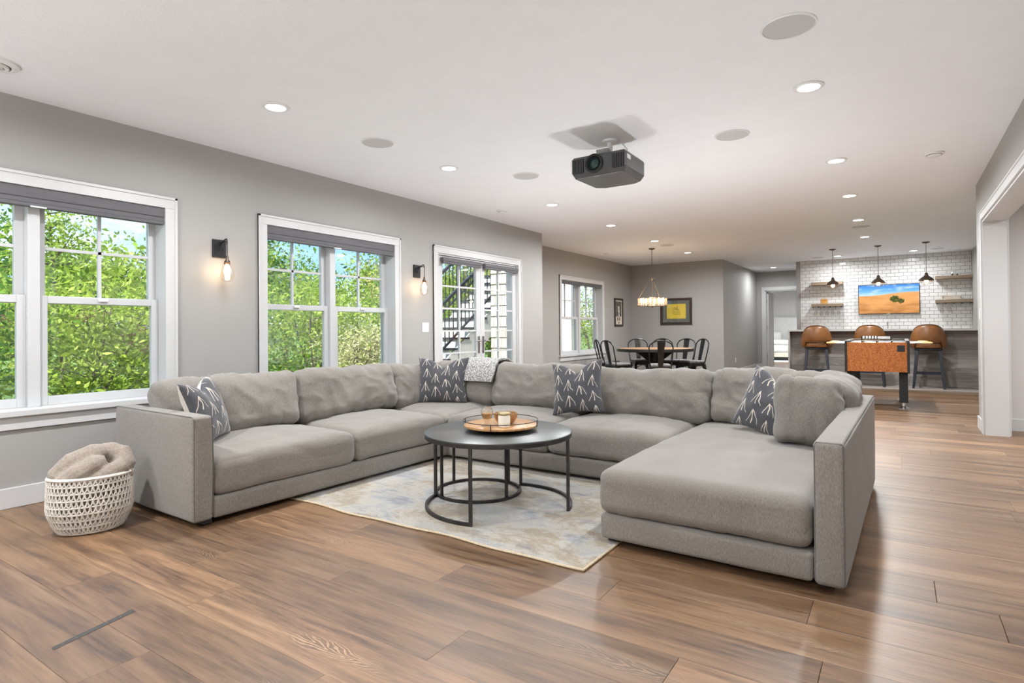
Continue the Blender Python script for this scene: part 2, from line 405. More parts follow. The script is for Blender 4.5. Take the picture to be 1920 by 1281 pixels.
def farfloor():
    m, nt, b, o = newmat('oak_floor_far')
    br = _n(nt, 'ShaderNodeTexBrick'); br.offset = .37; br.inputs['Scale'].default_value = 1.0; br.inputs['Mortar Size'].default_value = .0018
    br.inputs['Brick Width'].default_value = 1.55; br.inputs['Row Height'].default_value = .2447; br.inputs['Color1'].default_value = (.70,)*3+(1,); br.inputs['Color2'].default_value = (1.15,)*3+(1,); br.inputs['Mortar'].default_value = (.25,)*3+(1,)
    mp = coords(nt); L(nt, mp, br.inputs['Vector'])
    c = coords(nt, (.6, 13, 13)); n1 = _n(nt, 'ShaderNodeTexNoise', i_Scale=1.0, i_Detail=5.0, i_Distortion=.6); L(nt, c, n1.inputs['Vector'])
    L(nt, mix(nt, 1.0, ramp(nt, n1.outputs['Fac'], OAK), br.outputs['Color'], 'MULTIPLY'), b.inputs['Base Color']); b.inputs['Roughness'].default_value = .42; b.inputs['Specular IOR Level'].default_value = .65
    return m
M['farfloor'] = farfloor()

def burl():
    m, nt, b, o = newmat('burl_panel')
    v = _n(nt, 'ShaderNodeTexVoronoi', i_Scale=75.0); L(nt, coords(nt), v.inputs['Vector'])
    nz = _n(nt, 'ShaderNodeTexNoise', i_Scale=32.0, i_Detail=6.0, i_Distortion=2.0); L(nt, coords(nt), nz.inputs['Vector'])
    f = math_(nt, 'ADD', math_(nt, 'MULTIPLY', v.outputs['Distance'], .45), math_(nt, 'MULTIPLY', nz.outputs['Fac'], .7))
    L(nt, ramp(nt, f, [(.3, (.14, .035, .008)), (.52, (.36, .105, .022)), (.75, (.55, .19, .045))]), b.inputs['Base Color']); b.inputs['Roughness'].default_value = .35
    return m
M['burl'] = burl()

def rugmat():
    m, nt, b, o = newmat('abstract_rug')
    n1 = _n(nt, 'ShaderNodeTexNoise', i_Scale=1.7, i_Detail=11.0, i_Roughness=.72, i_Distortion=.5); L(nt, coords(nt, (1, 1.5, 1)), n1.inputs['Vector'])
    n2 = _n(nt, 'ShaderNodeTexNoise', i_Scale=2.3, i_Detail=11.0, i_Roughness=.78, i_Distortion=.3); L(nt, coords(nt, (1, 2.2, 1), offset=None), n2.inputs['Vector'])
    n3 = _n(nt, 'ShaderNodeTexNoise', i_Scale=160.0, i_Detail=2.0); L(nt, coords(nt), n3.inputs['Vector'])
    base = ramp(nt, n1.outputs['Fac'], [(.30, (.16, .168, .185)), (.40, (.32, .322, .328)), (.48, (.43, .40, .355)), (.56, (.31, .25, .175)), (.66, (.44, .42, .39))])
    col = mix(nt, ramp(nt, n2.outputs['Fac'], [(.54, (0,)*3), (.63, (.8,)*3)]), base, (.17, .18, .205))
    col = mix(nt, .7, col, ramp(nt, n3.outputs['Fac'], [(.3, (.36,)*3), (.7, (.62,)*3)]), 'OVERLAY')
    L(nt, col, b.inputs['Base Color']); b.inputs['Roughness'].default_value = .95; b.inputs['Sheen Weight'].default_value = .2; b.inputs['Specular IOR Level'].default_value = .1
    bump(nt, b, n3.outputs['Fac'], .8, .006); return m
M['rug'] = rugmat()
M['rugedge'] = pm('rug_binding', (.58, .47, .32), .9, var=.1, scale=60)

def leafmat(name, c1, c2, c3):
    m, nt, b, o = newmat(name); nt.nodes.remove(b)
    g = _n(nt, 'ShaderNodeNewGeometry')
    col = ramp(nt, g.outputs['Random Per Island'], [(0, c1), (.5, c2), (1, c3)])
    d = _n(nt, 'ShaderNodeBsdfDiffuse'); t = _n(nt, 'ShaderNodeBsdfTranslucent'); mx = _n(nt, 'ShaderNodeMixShader', i_Fac=.45)
    L(nt, col, d.inputs[0]); L(nt, col, t.inputs[0]); L(nt, d.outputs[0], mx.inputs[1]); L(nt, t.outputs[0], mx.inputs[2]); L(nt, mx.outputs[0], o.inputs[0])
    return m
M['leaf_a'] = leafmat('leaf_spring', (.13, .22, .02), (.27, .38, .05), (.42, .50, .12))
M['leaf_b'] = leafmat('leaf_dark', (.04, .12, .015), (.10, .22, .03), (.20, .34, .06))
M['leaf_c'] = leafmat('leaf_pale', (.36, .38, .14), (.55, .55, .28), (.68, .66, .42))
M['leaf_y'] = leafmat('leaf_yellowish', (.28, .30, .07), (.45, .42, .14), (.55, .48, .22))
M['deadflower'] = leafmat('dry_flower', (.20, .12, .06), (.36, .24, .14), (.5, .36, .24))

# ================================================================== STRUCTURE
XL, XR, XD, XH, XB = -4.895, .752, -5.59, -3.36, 1.30     # left wall, right wall, dining window wall, hall wall, bar right wall
YJ, YD, YT, YHB, YS = 8.30, 13.90, 15.55, 17.75, 8.42      # jog, dining back, tile wall, hall back, stub wall end
TH = .2
def holed(name, mat, axis, p0, p1, a0, a1, holes, z0=0, z1=CEIL):
    """wall slab between p0..p1 on one axis, a0..a1 on the other, with rectangular holes (a,b,zlo,zhi)"""
    mb = MB(); A = sorted({a0, a1, *[h[0] for h in holes], *[h[1] for h in holes]})
    for lo, hi in zip(A[:-1], A[1:]):
        zs = sorted([(h[2], h[3]) for h in holes if h[0] <= lo+1e-6 and h[1] >= hi-1e-6]); z = z0
        for q in zs+[(z1, z1)]:
            if q[0] > z+1e-6:
                if axis == 'x': mb.box(p0, p1, lo, hi, z, q[0])
                else: mb.box(lo, hi, p0, p1, z, q[0])
            z = max(z, q[1])
    return S(mb.build(name, mat))
CW = .09                                                    # casing width
WZ0, WZ1 = .63, 2.148
W = {0: (-1.985, -.165), 1: (.613, 2.441), 2: (3.164, 4.992)}   # casing outer edges along the left wall
DO = (5.579, 7.638)
op = lambda w: (w[0]+CW-.005, w[1]-CW+.005)
DW = (10.12, 12.21)
holed('wall_left', M['wall'], 'x', XL-TH, XL, -3.6, YJ, [(*op(W[k]), WZ0, WZ1) for k in W]+[(DO[0]+CW, DO[1]-CW, 0, 2.145)])
ALC = S(B(XD-TH, XL-TH, YJ-TH, YJ, -.1, CEIL).build('wall_alcove_side', M['stucco']))
holed('wall_dining_left', M['wall'], 'x', XD-TH, XD, YJ, YD+TH, [(*op(DW), WZ0, WZ1)])
S(B(XD, XH, YD, YD+TH, 0, CEIL).build('wall_dining_back', M['wall']))
S(B(XH-TH, XH, YD+TH, YHB, 0, CEIL).build('wall_hall_left', M['wall']))
HD = (-3.14, -2.30)
holed('wall_hall_back', M['wall'], 'y', YHB, YHB+.14, XH-TH, -1.90, [(HD[0], HD[1], 0, 2.205)])
S(B(-2.045, -1.955, YT-.002, YHB, 0, CEIL).build('wall_hall_right', M['wall']))
S(B(XB, XB+TH, YS, YT+.2, 0, CEIL).build('wall_bar_right', M['wall']))
OP = (3.6, 7.86)                                            # cased opening in the right wall
holed('wall_right', M['wall'], 'x', XR, XR+.195, -3.6, YS, [(OP[0], OP[1], 0, 2.26)])
S(B(XR+.195, 5.0, 8.30, YS, 0, CEIL).build('wall_side_room_back', M['wallb']))
S(B(4.9, 5.0, 1.4, 8.30, 0, CEIL).build('wall_side_room_right', M['wallb']))
S(B(XR+.195, 5.0, 1.4, 1.5, 0, CEIL).build('wall_side_room_front', M['wallb']))
S(B(XL-TH, XR+.195, -3.7, -3.6, 0, CEIL).build('wall_rear', M['wall']))
S(B(-6.2, -5.9, 17.9, 24.5, 0, CEIL).build('wall_bedroom_left', M['wallw'])); S(B(-.3, -.1, 17.9, 24.5, 0, CEIL).build('wall_bedroom_right', M['wallw']))
S(B(-6.2, -.1, 24.4, 24.6, 0, CEIL).build('wall_bedroom_back', M['wallw']))
# ceiling and roof deck
cb = MB(); cb.box(XL-TH, XR+.2, -3.7, YJ, CEIL, CEIL+.2); cb.box(XR+.2, 5.0, 1.4, YS, CEIL, CEIL+.2); cb.box(XD-TH, XR+.2, YJ, YHB+.14, CEIL, CEIL+.2); cb.box(XR+.2, XB+TH, YS, YHB+.14, CEIL, CEIL+.2); cb.box(-6.2, -.1, YHB+.14, 24.6, CEIL, CEIL+.2)
S(cb.build('ceiling', M['ceil']))
S(B(XL-TH-.02, 6, -4.2, 25, CEIL+.2, CEIL+.5).build('roof', M['stucco']))

# floor: base slab, then planks as pieces
PW, P0, PLN = .2447, .79, 1.55
R0, R1 = -2, 33
yA, yB = P0+R0*PW, P0+(R1+1)*PW
fb = MB(); fb.box(XD-TH, 5.0, -3.7, 25, -.2, -.012); fb.box(XD-TH, 5.0, -3.7, yA, -.012, 0); fb.box(XD-TH, 5.0, yB, 25, -.012, 0)
floor = S(fb.build('floor', M['farfloor']))
JX = {0: -2.264, 1: -3.157, 2: -2.503, 3: -1.376, 4: -2.198, 5: -1.78, 8: .321, 9: .116, 15: .556, 17: .184, 21: .013}
_pl = {}
def plank_mesh(ln):
    k = round(ln, 2)
    if k not in _pl:
        c = .0012; h = PW/2-.0004; l = k/2-.0004
        mb = MB(); b = [(-l,-h,-.012), (l,-h,-.012), (l,h,-.012), (-l,h,-.012)]; t0 = [(-l,-h,-.001), (l,-h,-.001), (l,h,-.001), (-l,h,-.001)]; t1 = [(-l+c,-h+c,0), (l-c,-h+c,0), (l-c,h-c,0), (-l+c,h-c,0)]
        mb.add(b+t0+t1, [(0,1,5,4), (1,2,6,5), (2,3,7,6), (3,0,4,7), (4,5,9,8), (5,6,10,9), (6,7,11,10), (7,4,8,11), (8,9,10,11)])
        me = mb.mesh('plank'); me.materials.append(M['plank']); _pl[k] = me
    return _pl[k]
prng = random.Random(11)
for k in range(R0, R1+1):
    y = P0+(k+.5)*PW; x0 = XL+.0 if y < YJ else XD
    x1 = XR+.2 if (y < 3.4) else (2.75 if y < 8.25 else XB)
    j = JX.get(k, -4+prng.random()*PLN*3)
    xs = [j+n*PLN for n in range(-8, 9)]; xs = [x0]+[round(v, 2) for v in xs if x0+.06 < v < x1-.06]+[x1]
    for a, b in zip(xs[:-1], xs[1:]):
        o = bpy.data.objects.new('plank', plank_mesh(b-a)); COL.objects.link(o); o.parent = floor; o.location = ((a+b)/2, y, 0)

T(MB().hexa([(-2.59, .845, .0004), (-2.563, .842, .0004), (-2.632, 1.144, .0004), (-2.664, 1.146, .0004)], [(-2.59, .845, .0012), (-2.563, .842, .0012), (-2.632, 1.144, .0012), (-2.664, 1.146, .0012)]).build('painted_reflection', pm('painted_reflection_dark', (.05, .043, .038), .6, var=.4, scale=60)), 'narrow dark strip painted in for the window mullion reflection, across two floor planks at the lower left', 'strip')  # mullion reflection in the floor glare, drawn as a thin dark decal
# baseboards
def baseboard(name, segs):
    mb = MB()
    for (x0, x1, y0, y1) in segs:
        mb.box(x0, x1, y0, y1, 0, .135)
    return S(mb.build(name, M['trim'], bevel=.004))
baseboard('baseboard_left', [(XL, XL+.016, -3.6, DO[0]), (XL, XL+.016, DO[1], YJ)])
baseboard('baseboard_dining', [(XD, XD+.016, YJ, YD), (XD+.016, XH, YD-.016, YD)])
baseboard('baseboard_hall', [(XH, XH+.016, YD-.016, YHB), (XH+.016, HD[0]-.09, YHB-.016, YHB)])
baseboard('baseboard_right', [(XR-.016, XR, -3.6, 3.51), (XR-.016, XR, 7.955, YS+.016), (XR-.016, XB, YS, YS+.016)])
baseboard('baseboard_side_room', [(XR+.215, 4.9, 8.284, 8.30)])
# cased opening in the right wall
def casing_opening(name):
    e = S(E(name))
    for (x0, x1) in ((XR-.018, XR), (XR+.195, XR+.213)):
        MB().box(x0, x1, OP[1], OP[1]+CW, 0, 2.26+CW).box(x0-.006 if x0 < XR else x0, x1, OP[1]+CW-.02, OP[1]+CW, 0, 2.26+CW).build('casing', M['trim'], e, bevel=.003)
        MB().box(x0, x1, OP[0]-CW, OP[0], 0, 2.26+CW).build('casing', M['trim'], e, bevel=.003)
        MB().box(x0, x1, OP[0], OP[1], 2.26, 2.26+CW).box(x0-.006 if x0 < XR else x0, x1, OP[0], OP[1]+CW, 2.26+CW-.02, 2.26+CW).build('head_casing', M['trim'], e, bevel=.003)
    B(XR-.001, XR+.196, OP[1]-.02, OP[1], 0, 2.24).build('jamb', M['trim'], e); B(XR-.001, XR+.196, OP[0], OP[0]+.02, 0, 2.24).build('jamb', M['trim'], e)
    B(XR-.001, XR+.196, OP[0], OP[1], 2.24, 2.26).build('head_jamb', M['trim'], e)
casing_opening('trim_1')

# windows ---------------------------------------------------------------
def window(name, xw, y0, y1, shade=True):
    e = S(E(name)); a, b = y0+CW, y1-CW; c = (a+b)/2; xi = xw-.10
    for lo, hi in ((y0, a), (b, y1)):
        s = MB().box(xw, xw+.018, lo, hi, .645, WZ1); s.box(xw, xw+.026, lo if lo == y0 else hi-.02, lo+.02 if lo == y0 else hi, .645, WZ1+CW); s.build('casing', M['trim'], e, bevel=.002)
    MB().box(xw, xw+.018, y0, y1, WZ1, WZ1+CW).box(xw, xw+.026, y0, y1, WZ1+CW-.02, WZ1+CW).build('head_casing', M['trim'], e, bevel=.002)
    MB().box(xw-.17, xw+.045, y0-.02, y1+.02, .60, .645).build('stool', M['trim'], e, bevel=.006)
    MB().box(xw, xw+.018, y0, y1, .515, .60).build('apron', M['trim'], e, bevel=.002)
    j = MB()
    for lo, hi in ((a-.012, a), (b, b+.012)): j.box(xw-TH-.01, xw+.002, lo, hi, .645, WZ1)
    j.box(xw-TH-.01, xw+.002, a, b, WZ1, WZ1+.012)
    j.build('jamb', M['trim'], e)
    MB().box(xw-TH, xw-.075, c-.035, c+.035, .645, WZ1).build('mullion', M['vinyl'], e, bevel=.003)
    MB().box(xw-TH-.03, xw-TH, a-.1, a, .6, WZ1+.1).box(xw-TH-.03, xw-TH, b, b+.1, .6, WZ1+.1).box(xw-TH-.03, xw-TH, a, b, WZ1, WZ1+.1).box(xw-TH-.05, xw-TH, a-.1, b+.1, .56, .645).build('outer_trim', M['trim'], e)
    for lo, hi in ((a, c-.035), (c+.035, b)):
        for up in (0, 1):
            z0, z1 = (.645, 1.416) if not up else (1.362, WZ1)
            x0, x1 = (xi-.045, xi-.005) if not up else (xi-.09, xi-.05)
            st = .052; rb = .062 if not up else .052; rt = .052
            m = MB(); m.box(x0, x1, lo, lo+st, z0, z1).box(x0, x1, hi-st, hi, z0, z1).box(x0, x1, lo+st, hi-st, z0, z0+rb).box(x0, x1, lo+st, hi-st, z1-rt, z1)
            sash = m.build('sash', M['vinyl'], e, bevel=.003)
            xm = (x0+x1)/2
            B(xm-.003, xm+.003, lo+st, hi-st, z0+rb, z1-rt).build('pane', M['glass'], sash)
            if up:
                yc = (lo+hi)/2; zc = (z0+rb+z1-rt)/2
                B(xm-.012, xm+.012, yc-.011, yc+.011, z0+rb, z1-rt).build('muntin', M['vinyl'], sash)
                B(xm-.012, xm+.012, lo+st, hi-st, zc-.011, zc+.011).build('muntin', M['vinyl'], sash)
            else:
                B(x1, x1+.018, (lo+hi)/2-.03, (lo+hi)/2+.03, z1-.03, z1-.01).build('lock', M['white'], sash, bevel=.003)
    return e
window('window_1', XL, *W[0]); window('window_2', XL, *W[1]); window('window_3', XL, *W[2]); window('window_4', XD, *DW)

def shade(label, x, y0, y1, z0, z1, depth=.075, mat='blind'):
    e = T(E('roller_shade', ((x), (y0+y1)/2, z1)), label, 'window shade', 'grey shades raised above the glass'); w = (y1-y0)/2; h = z1-z0
    MB().box(-depth, 0, -w, w, -h*.62, 0).build('head_rail', M[mat], e, bevel=.008)
    MB().box(-depth*.8, -.006, -w+.008, w-.008, -h*.84, -h*.62).build('fabric_stack', M[mat], e, bevel=.003)
    MB().box(-depth*.85, -.002, -w+.006, w-.006, -h, -h*.84).build('bottom_rail', M[mat], e, bevel=.004)
    MB().box(-.004, .008, -.045, .045, -h-.006, -h+.004).build('pull_tab', M['white'], e, bevel=.002)
    return e
shade('long grey shade at the top of the large window cut by the left picture edge', XL+.004, W[1][0]+CW-.004, W[1][1]-CW+.006, 2.015, 2.165)
shade('grey shade at the top of the double window between the two wall lamps', XL+.004, W[2][0]+CW-.004, W[2][1]-CW+.006, 2.02, 2.155)
shade('dark grey shade at the top of the dining corner window', XD+.004, DW[0]+CW-.02, DW[1]-CW+.03, 2.075, 2.165)

# french door -----------------------------------------------------------
def french():
    e = S(E('door_1')); a, b = DO[0]+CW, DO[1]-CW; c = (a+b)/2
    for lo, hi in ((DO[0], a), (b, DO[1])):
        MB().box(XL, XL+.018, lo, hi, 0, 2.145).box(XL, XL+.026, lo if lo == DO[0] else hi-.02, lo+.02 if lo == DO[0] else hi, 0, 2.238).build('casing', M['trim'], e, bevel=.002)
    MB().box(XL, XL+.018, DO[0], DO[1], 2.145, 2.238).box(XL, XL+.026, DO[0], DO[1], 2.218, 2.238).build('head_casing', M['trim'], e, bevel=.002)
    MB().box(XL-TH, XL+.001, a, a+.02, 0, 2.145).box(XL-TH, XL+.001, b-.02, b, 0, 2.145).box(XL-TH, XL+.001, a, b, 2.125, 2.145).build('jamb', M['trim'], e)
    MB().box(XL-TH-.02, XL-.01, a, b, -.05, .02).build('threshold', M['nickel'], e)
    for i, (lo, hi) in enumerate(((a+.022, c-.002), (c+.002, b-.022))):
        x0, x1 = XL-.062, XL-.018; st = .095; z0, z1 = .02, 2.12; gz0, gz1 = .26, 2.025
        m = MB().box(x0, x1, lo, lo+st, z0, z1).box(x0, x1, hi-st, hi, z0, z1).box(x0, x1, lo+st, hi-st, z0, gz0).box(x0, x1, lo+st, hi-st, gz1, z1)
        leaf = m.build('door_leaf', M['vinyl'], e, bevel=.003)
        gl, gh = lo+st, hi-st; xm = (x0+x1)/2; ym = (gl+gh)/2; rows = 6
        B(xm-.014, xm+.014, ym-.011, ym+.011, gz0, gz1).build('muntin', M['vinyl'], leaf)
        for r in range(1, rows):
            z = gz0+(gz1-gz0)*r/rows; B(xm-.0135, xm+.0135, gl, gh, z-.011, z+.011).build('muntin', M['vinyl'], leaf)
        for r in range(rows):
            for s_ in ((gl, ym-.011), (ym+.011, gh)):
                za = gz0+(gz1-gz0)*r/rows; zb = gz0+(gz1-gz0)*(r+1)/rows
                B(xm-.003, xm+.003, s_[0], s_[1], za+.0112, zb-.0112).build('pane', M['glass'], leaf)
        yh = hi-.048 if i == 0 else lo+.048; sg = -1 if i == 0 else 1
        h = MB().box(x1, x1+.008, yh-.021, yh+.021, .83, 1.065); h.tube([(x1+.008, yh, 1.0), (x1+.05, yh, 1.0)], .009, 8); h.tube([(x1+.05, yh-.006*sg, 1.0), (x1+.052, yh+sg*.05, 1.003), (x1+.048, yh+sg*.115, .996)], [.009, .009, .007], 8)
        h.lathe([(.001, 0), (.016, 0), (.016, .012), (.001, .012)], 12, (0, 0, 0)) if 0 else None
        h.build('lever_handle', M['nickel'], leaf, bevel=.002)
        for z in (1.95, 1.1, .3):
            yb = lo-.012 if i == 0 else hi+.012
            B(x1-.004, x1+.008, yb-.009, yb+.009, z-.05, z+.05).build('hinge', M['nickel'], leaf, bevel=.002)
    shade('grey shade on the left leaf of the glazed double door', XL+.045, a+.07, c-.035, 2.015, 2.095, .062)
    shade('grey shade on the right leaf of the glazed double door', XL+.045, c+.04, b-.03, 2.015, 2.095, .062)
french()

# bedroom door ----------------------------------------------------------
def bedroom_door():
    e = S(E('door_2')); a, b = HD; z = 2.205
    MB().box(a-.095, a, YHB-.018, YHB, 0, z+.095).build('casing', M['trim'], e, bevel=.002); MB().box(b, b+.095, YHB-.018, YHB, 0, z+.095).build('casing', M['trim'], e, bevel=.002)
    MB().box(a, b, YHB-.018, YHB, z, z+.095).build('head_casing', M['trim'], e, bevel=.002)
    MB().box(a, a+.02, YHB, YHB+.14, 0, z).box(b-.02, b, YHB, YHB+.14, 0, z).box(a, b, YHB, YHB+.14, z-.02, z).build('jamb', M['trim'], e)
    d = MB().box(a+.022, a+.064, YHB+.14, YHB+.94, .01, z-.02).build('door_leaf', M['trim'], e, bevel=.003)
    for zz in (.35, 1.15, 1.9): B(a+.02, a+.03, YHB+.112, YHB+.142, zz-.05, zz+.05).build('hinge', M['nickel'], d)
bedroom_door()

# tiled wall behind the bar ----------------------------------------------
wt = S(B(-1.955, XB, YT+.008, YT+.2, 0, CEIL).build('wall_bar_back', pm('grout', (.20, .19, .185), .9)))
tm = pm('white_glazed_tile', (.74, .73, .72), .14, var=.03, scale=3)
TW, THH = .1555, .0783
def tile_mesh(w):
    h = THH-.0055; w -= .0055; c = .003; mb = MB()
    f = [(-w/2,.008,-h/2), (w/2,.008,-h/2), (w/2,.008,h/2), (-w/2,.008,h/2)]; g = [(-w/2,.0025,-h/2), (w/2,.0025,-h/2), (w/2,.0025,h/2), (-w/2,.0025,h/2)]; k = [(-w/2+c,0,-h/2+c), (w/2-c,0,-h/2+c), (w/2-c,0,h/2-c), (-w/2+c,0,h/2-c)]
    mb.add(f+g+k, [(0,1,5,4), (1,2,6,5), (2,3,7,6), (3,0,4,7), (4,5,9,8), (5,6,10,9), (6,7,11,10), (7,4,8,11), (8,9,10,11)]); me = mb.mesh('tile'); me.materials.append(tm); return me
_tm = {}
cand = []
z = CEIL-THH/2; row = 0
while z > .93:
    x = XB; first = True; w0 = TW if row % 2 == 0 else TW/2
    x = XB-.055 if row % 2 == 0 else XB-.055-TW/2+TW/2
    edges = [XB]; q = XB-(.03 if row % 2 == 0 else .03+TW/2)
    while q > -1.955+.012: edges.append(q); q -= TW
    edges.append(-1.955)
    for b_, a_ in zip(edges[:-1], edges[1:]):
        cand.append(((a_+b_)/2, z, round(b_-a_, 4)))
    z -= THH; row += 1
def hid(c): return (-.70 < c[0] < .34 and 1.50 < c[1] < 2.05) or c[1] < 1.12
vis = [c for c in cand if not hid(c) and c[2] > .05]; vis.sort(key=lambda c: -c[0]); chosen = set(vis[:300])
rest = MB()
for c in cand:
    if c in chosen:
        if c[2] not in _tm: _tm[c[2]] = tile_mesh(c[2])
        o = bpy.data.objects.new('tile', _tm[c[2]]); COL.objects.link(o); o.parent = wt; o.location = (c[0], YT, c[1])
    else:
        w = c[2]-.0055; h = THH-.0055
        if w > .004: rest.box(c[0]-w/2, c[0]+w/2, YT, YT+.008, c[1]-h/2, c[1]+h/2)
rt = rest.build('tile_field', tm, wt); rt['kind'] = 'stuff'

# step in front of the bar
S(MB().box(-1.85, XB, 12.24, 13.05, 0, .055).build('floor_step', M['barboard']), 'low grey wood step along the front of the bar')
S(MB().box(-1.85, XB, 12.215, 12.24, 0, .05).build('trim_2', M['shelf'], bevel=.004))

# ================================================================== SOFA
PX, PY = -2.3, 3.5
sofa = T(E('sectional_sofa', (PX, PY, 0), math.radians(-1.2)), 'large U-shaped greige linen sectional sofa with loose back cushions and chaise on the right', 'sofa')
def sblock(name, x0, x1, y0, y1, z0, z1, r=.03, n=10, pre=None, **kw):
    me = rounded(x1-x0, y1-y0, z1-z0, r, n, **kw)
    return link(name, me, M['sofa'], sofa, ((x0+x1)/2-PX, (y0+y1)/2-PY, (z0+z1)/2))
SX0, SXF, SBY = -4.42, -3.37, 5.0          # left outer, left front, back outer
sblock('base', SX0+.02, SXF, 1.885, 4.98, .035, .168, .025, wr=.002)
sblock('base', SXF-.05, -1.32, 3.975, 4.98, .035, .168, .025, wr=.002)
sblock('base', -1.325, -.305, 2.865, 4.98, .035, .168, .025, wr=.002)
arm_l = sblock('armrest', SX0, SXF-.005, 1.768, 1.888, .035, .655, .022, bulge=.012, wr=.0025)
arm_r = sblock('armrest', -.302, -.180, 2.862, SBY, .035, .655, .022, wr=.0025, seed=3)
# the armrests swell a little towards the seat
sblock('back_frame', SX0, SX0+.12, 1.888, SBY, .035, .60, .03, wr=.002)
sblock('back_frame', SX0+.12, -.302, SBY-.12, SBY, .035, .60, .03, wr=.002)
def seam(pts, parent=sofa, r=.0035):
    return MB().tube([(p[0]-PX, p[1]-PY, p[2]) for p in pts], r, 6).build('piping', M['piping'], parent)
for (yy) in (1.772,):
    seam([(SXF-.008, 1.775, .06), (SXF-.008, 1.775, .64), (SXF-.03, 1.775, .652), (SX0+.02, 1.775, .652)])
seam([(SXF-.008, 1.882, .06), (SXF-.006, 1.886, .40), (SXF-.008, 1.880, .645)])
seam([(-.187, 2.870, .05), (-.187, 2.870, .642), (-.187, 2.89, .651), (-.187, 4.98, .651)])
seam([(-.296, 2.870, .05), (-.296, 2.870, .63), (-.290, 2.872, .648), (-.187, 2.870, .648)])
kw = dict(crown=.062, wr=.008, fr=3.2, n=30, fold=.003, crease=.005)
sblock('seat_cushion', SX0+.13, SXF+.012, 1.893, 2.955, .170, .385, .055, seed=1, **kw)
sblock('seat_cushion', SX0+.13, SXF+.012, 2.96, 3.962, .170, .385, .055, seed=2, **kw)
sblock('seat_cushion', SX0+.13, SXF-.002, 3.968, 4.875, .170, .378, .055, seed=3, **kw)
sblock('seat_cushion', SXF+.004, -2.338, 3.962, 4.875, .170, .385, .055, seed=4, **kw)
sblock('seat_cushion', -2.333, -1.34, 3.962, 4.875, .170, .385, .055, seed=5, **kw)
sblock('seat_cushion', -1.333, -.306, 2.85, 4.875, .170, .40, .055, crown=.045, wr=.007, fr=2.6, n=34, seed=6, crease=.004)
def backc(cx, cy, w, rz, seed, h=.43, t=.25, zb=.385, tilt=.20, roll=0):
    me = rounded(w, t, h, .085, 36, crease=.011, crown=.018, crown_b=.0, bulge=.03, wr=.020, fr=3.4, seed=seed, fold=.010, sag=.030)
    o = link('back_cushion', me, M['sofa'], sofa, (cx-PX, cy-PY, zb+h/2))
    o.rotation_euler = (Matrix.Rotation(rz, 4, 'Z') @ Matrix.Rotation(roll, 4, 'Y') @ Matrix.Rotation(-tilt, 4, 'X')).to_euler()
    return o
# facing +X (left run)
backc(-4.12, 2.415, 1.03, PI/2, 11, zb=.40); backc(-4.12, 3.46, 1.05, PI/2, 12, zb=.395, roll=-.02); backc(-4.14, 4.36, .78, PI/2, 13, zb=.375)
# facing -Y (back run)
backc(-3.72, 4.72, .80, 0, 14, zb=.395, h=.42); backc(-2.80, 4.71, 1.04, 0, 15, zb=.395); backc(-1.76, 4.71, 1.02, 0, 16, zb=.38); backc(-.83, 4.72, .80, 0, 17, zb=.40)
# facing -X, along the right armrest
backc(-.40, 4.49, .74, -PI/2, 18, zb=.405, tilt=.22)
for (x, y) in ((SX0+.08, 1.86), (SXF-.06, 1.86), (SXF-.06, 3.9), (-1.27, 2.95), (-.26, 2.95), (-.26, 4.9), (-1.27, 4.9), (SX0+.08, 4.9)):
    B(x-.03-PX, x+.03-PX, y-.03-PY, y+.03-PY, .0125, .04).build('foot', M['blackm'], sofa)

def tpillow(label, mat, c, az, tilt, roll, w=.48, h=.46, t=.17, dent=.075, seed=0, name='throw_pillow', grp='loose pillows on the sofa', pinch=.115):
    """az: compass direction the front faces (deg from +X)"""
    o = link(name, pillow(w, h, t, dent, seed=seed, pinch=pinch), mat, None, c)
    R_ = Matrix.Rotation(math.radians(az+90), 4, 'Z') @ Matrix.Rotation(math.radians(-tilt), 4, 'X') @ Matrix.Rotation(math.radians(roll), 4, 'Y')
    o.rotation_euler = R_.to_euler(); return T(o, label, 'pillow', grp)
BR_ = M['branch']
tpillow('dark branch-print pillow propped against the left armrest', BR_, (-3.84, 2.10, .632), 38, 18, -4, seed=1, w=.46, h=.44)
tpillow('dark branch-print pillow in the left corner under the glazed door', BR_, (-3.80, 4.47, .652), -62, 16, 0, .52, .47, seed=2)
tpillow('dark branch-print pillow in the middle of the back run of the sofa', BR_, (-2.27, 4.42, .655), -82, 18, -7, .46, .46, seed=3)
tpillow('dark branch-print pillow tilted against the plain pillow on the chaise', BR_, (-.72, 4.24, .632), -112, 20, 14, .45, .45, seed=4)
sq = link('square_pillow', rounded(.36, .17, .42, .06, 26, crease=.009, bulge=.03, wr=.012, fr=5, seed=31, fold=.008, crown=-.012), M['sofa'], None, (-.47, 3.97, .640))
sq.rotation_euler = (Matrix.Rotation(math.radians(14), 4, 'Z') @ Matrix.Rotation(math.radians(-12), 4, 'X') @ Matrix.Rotation(math.radians(3), 4, 'Y')).to_euler()
T(sq, 'plain greige square pillow leaning by the right armrest of the chaise', 'pillow', 'loose pillows on the sofa')

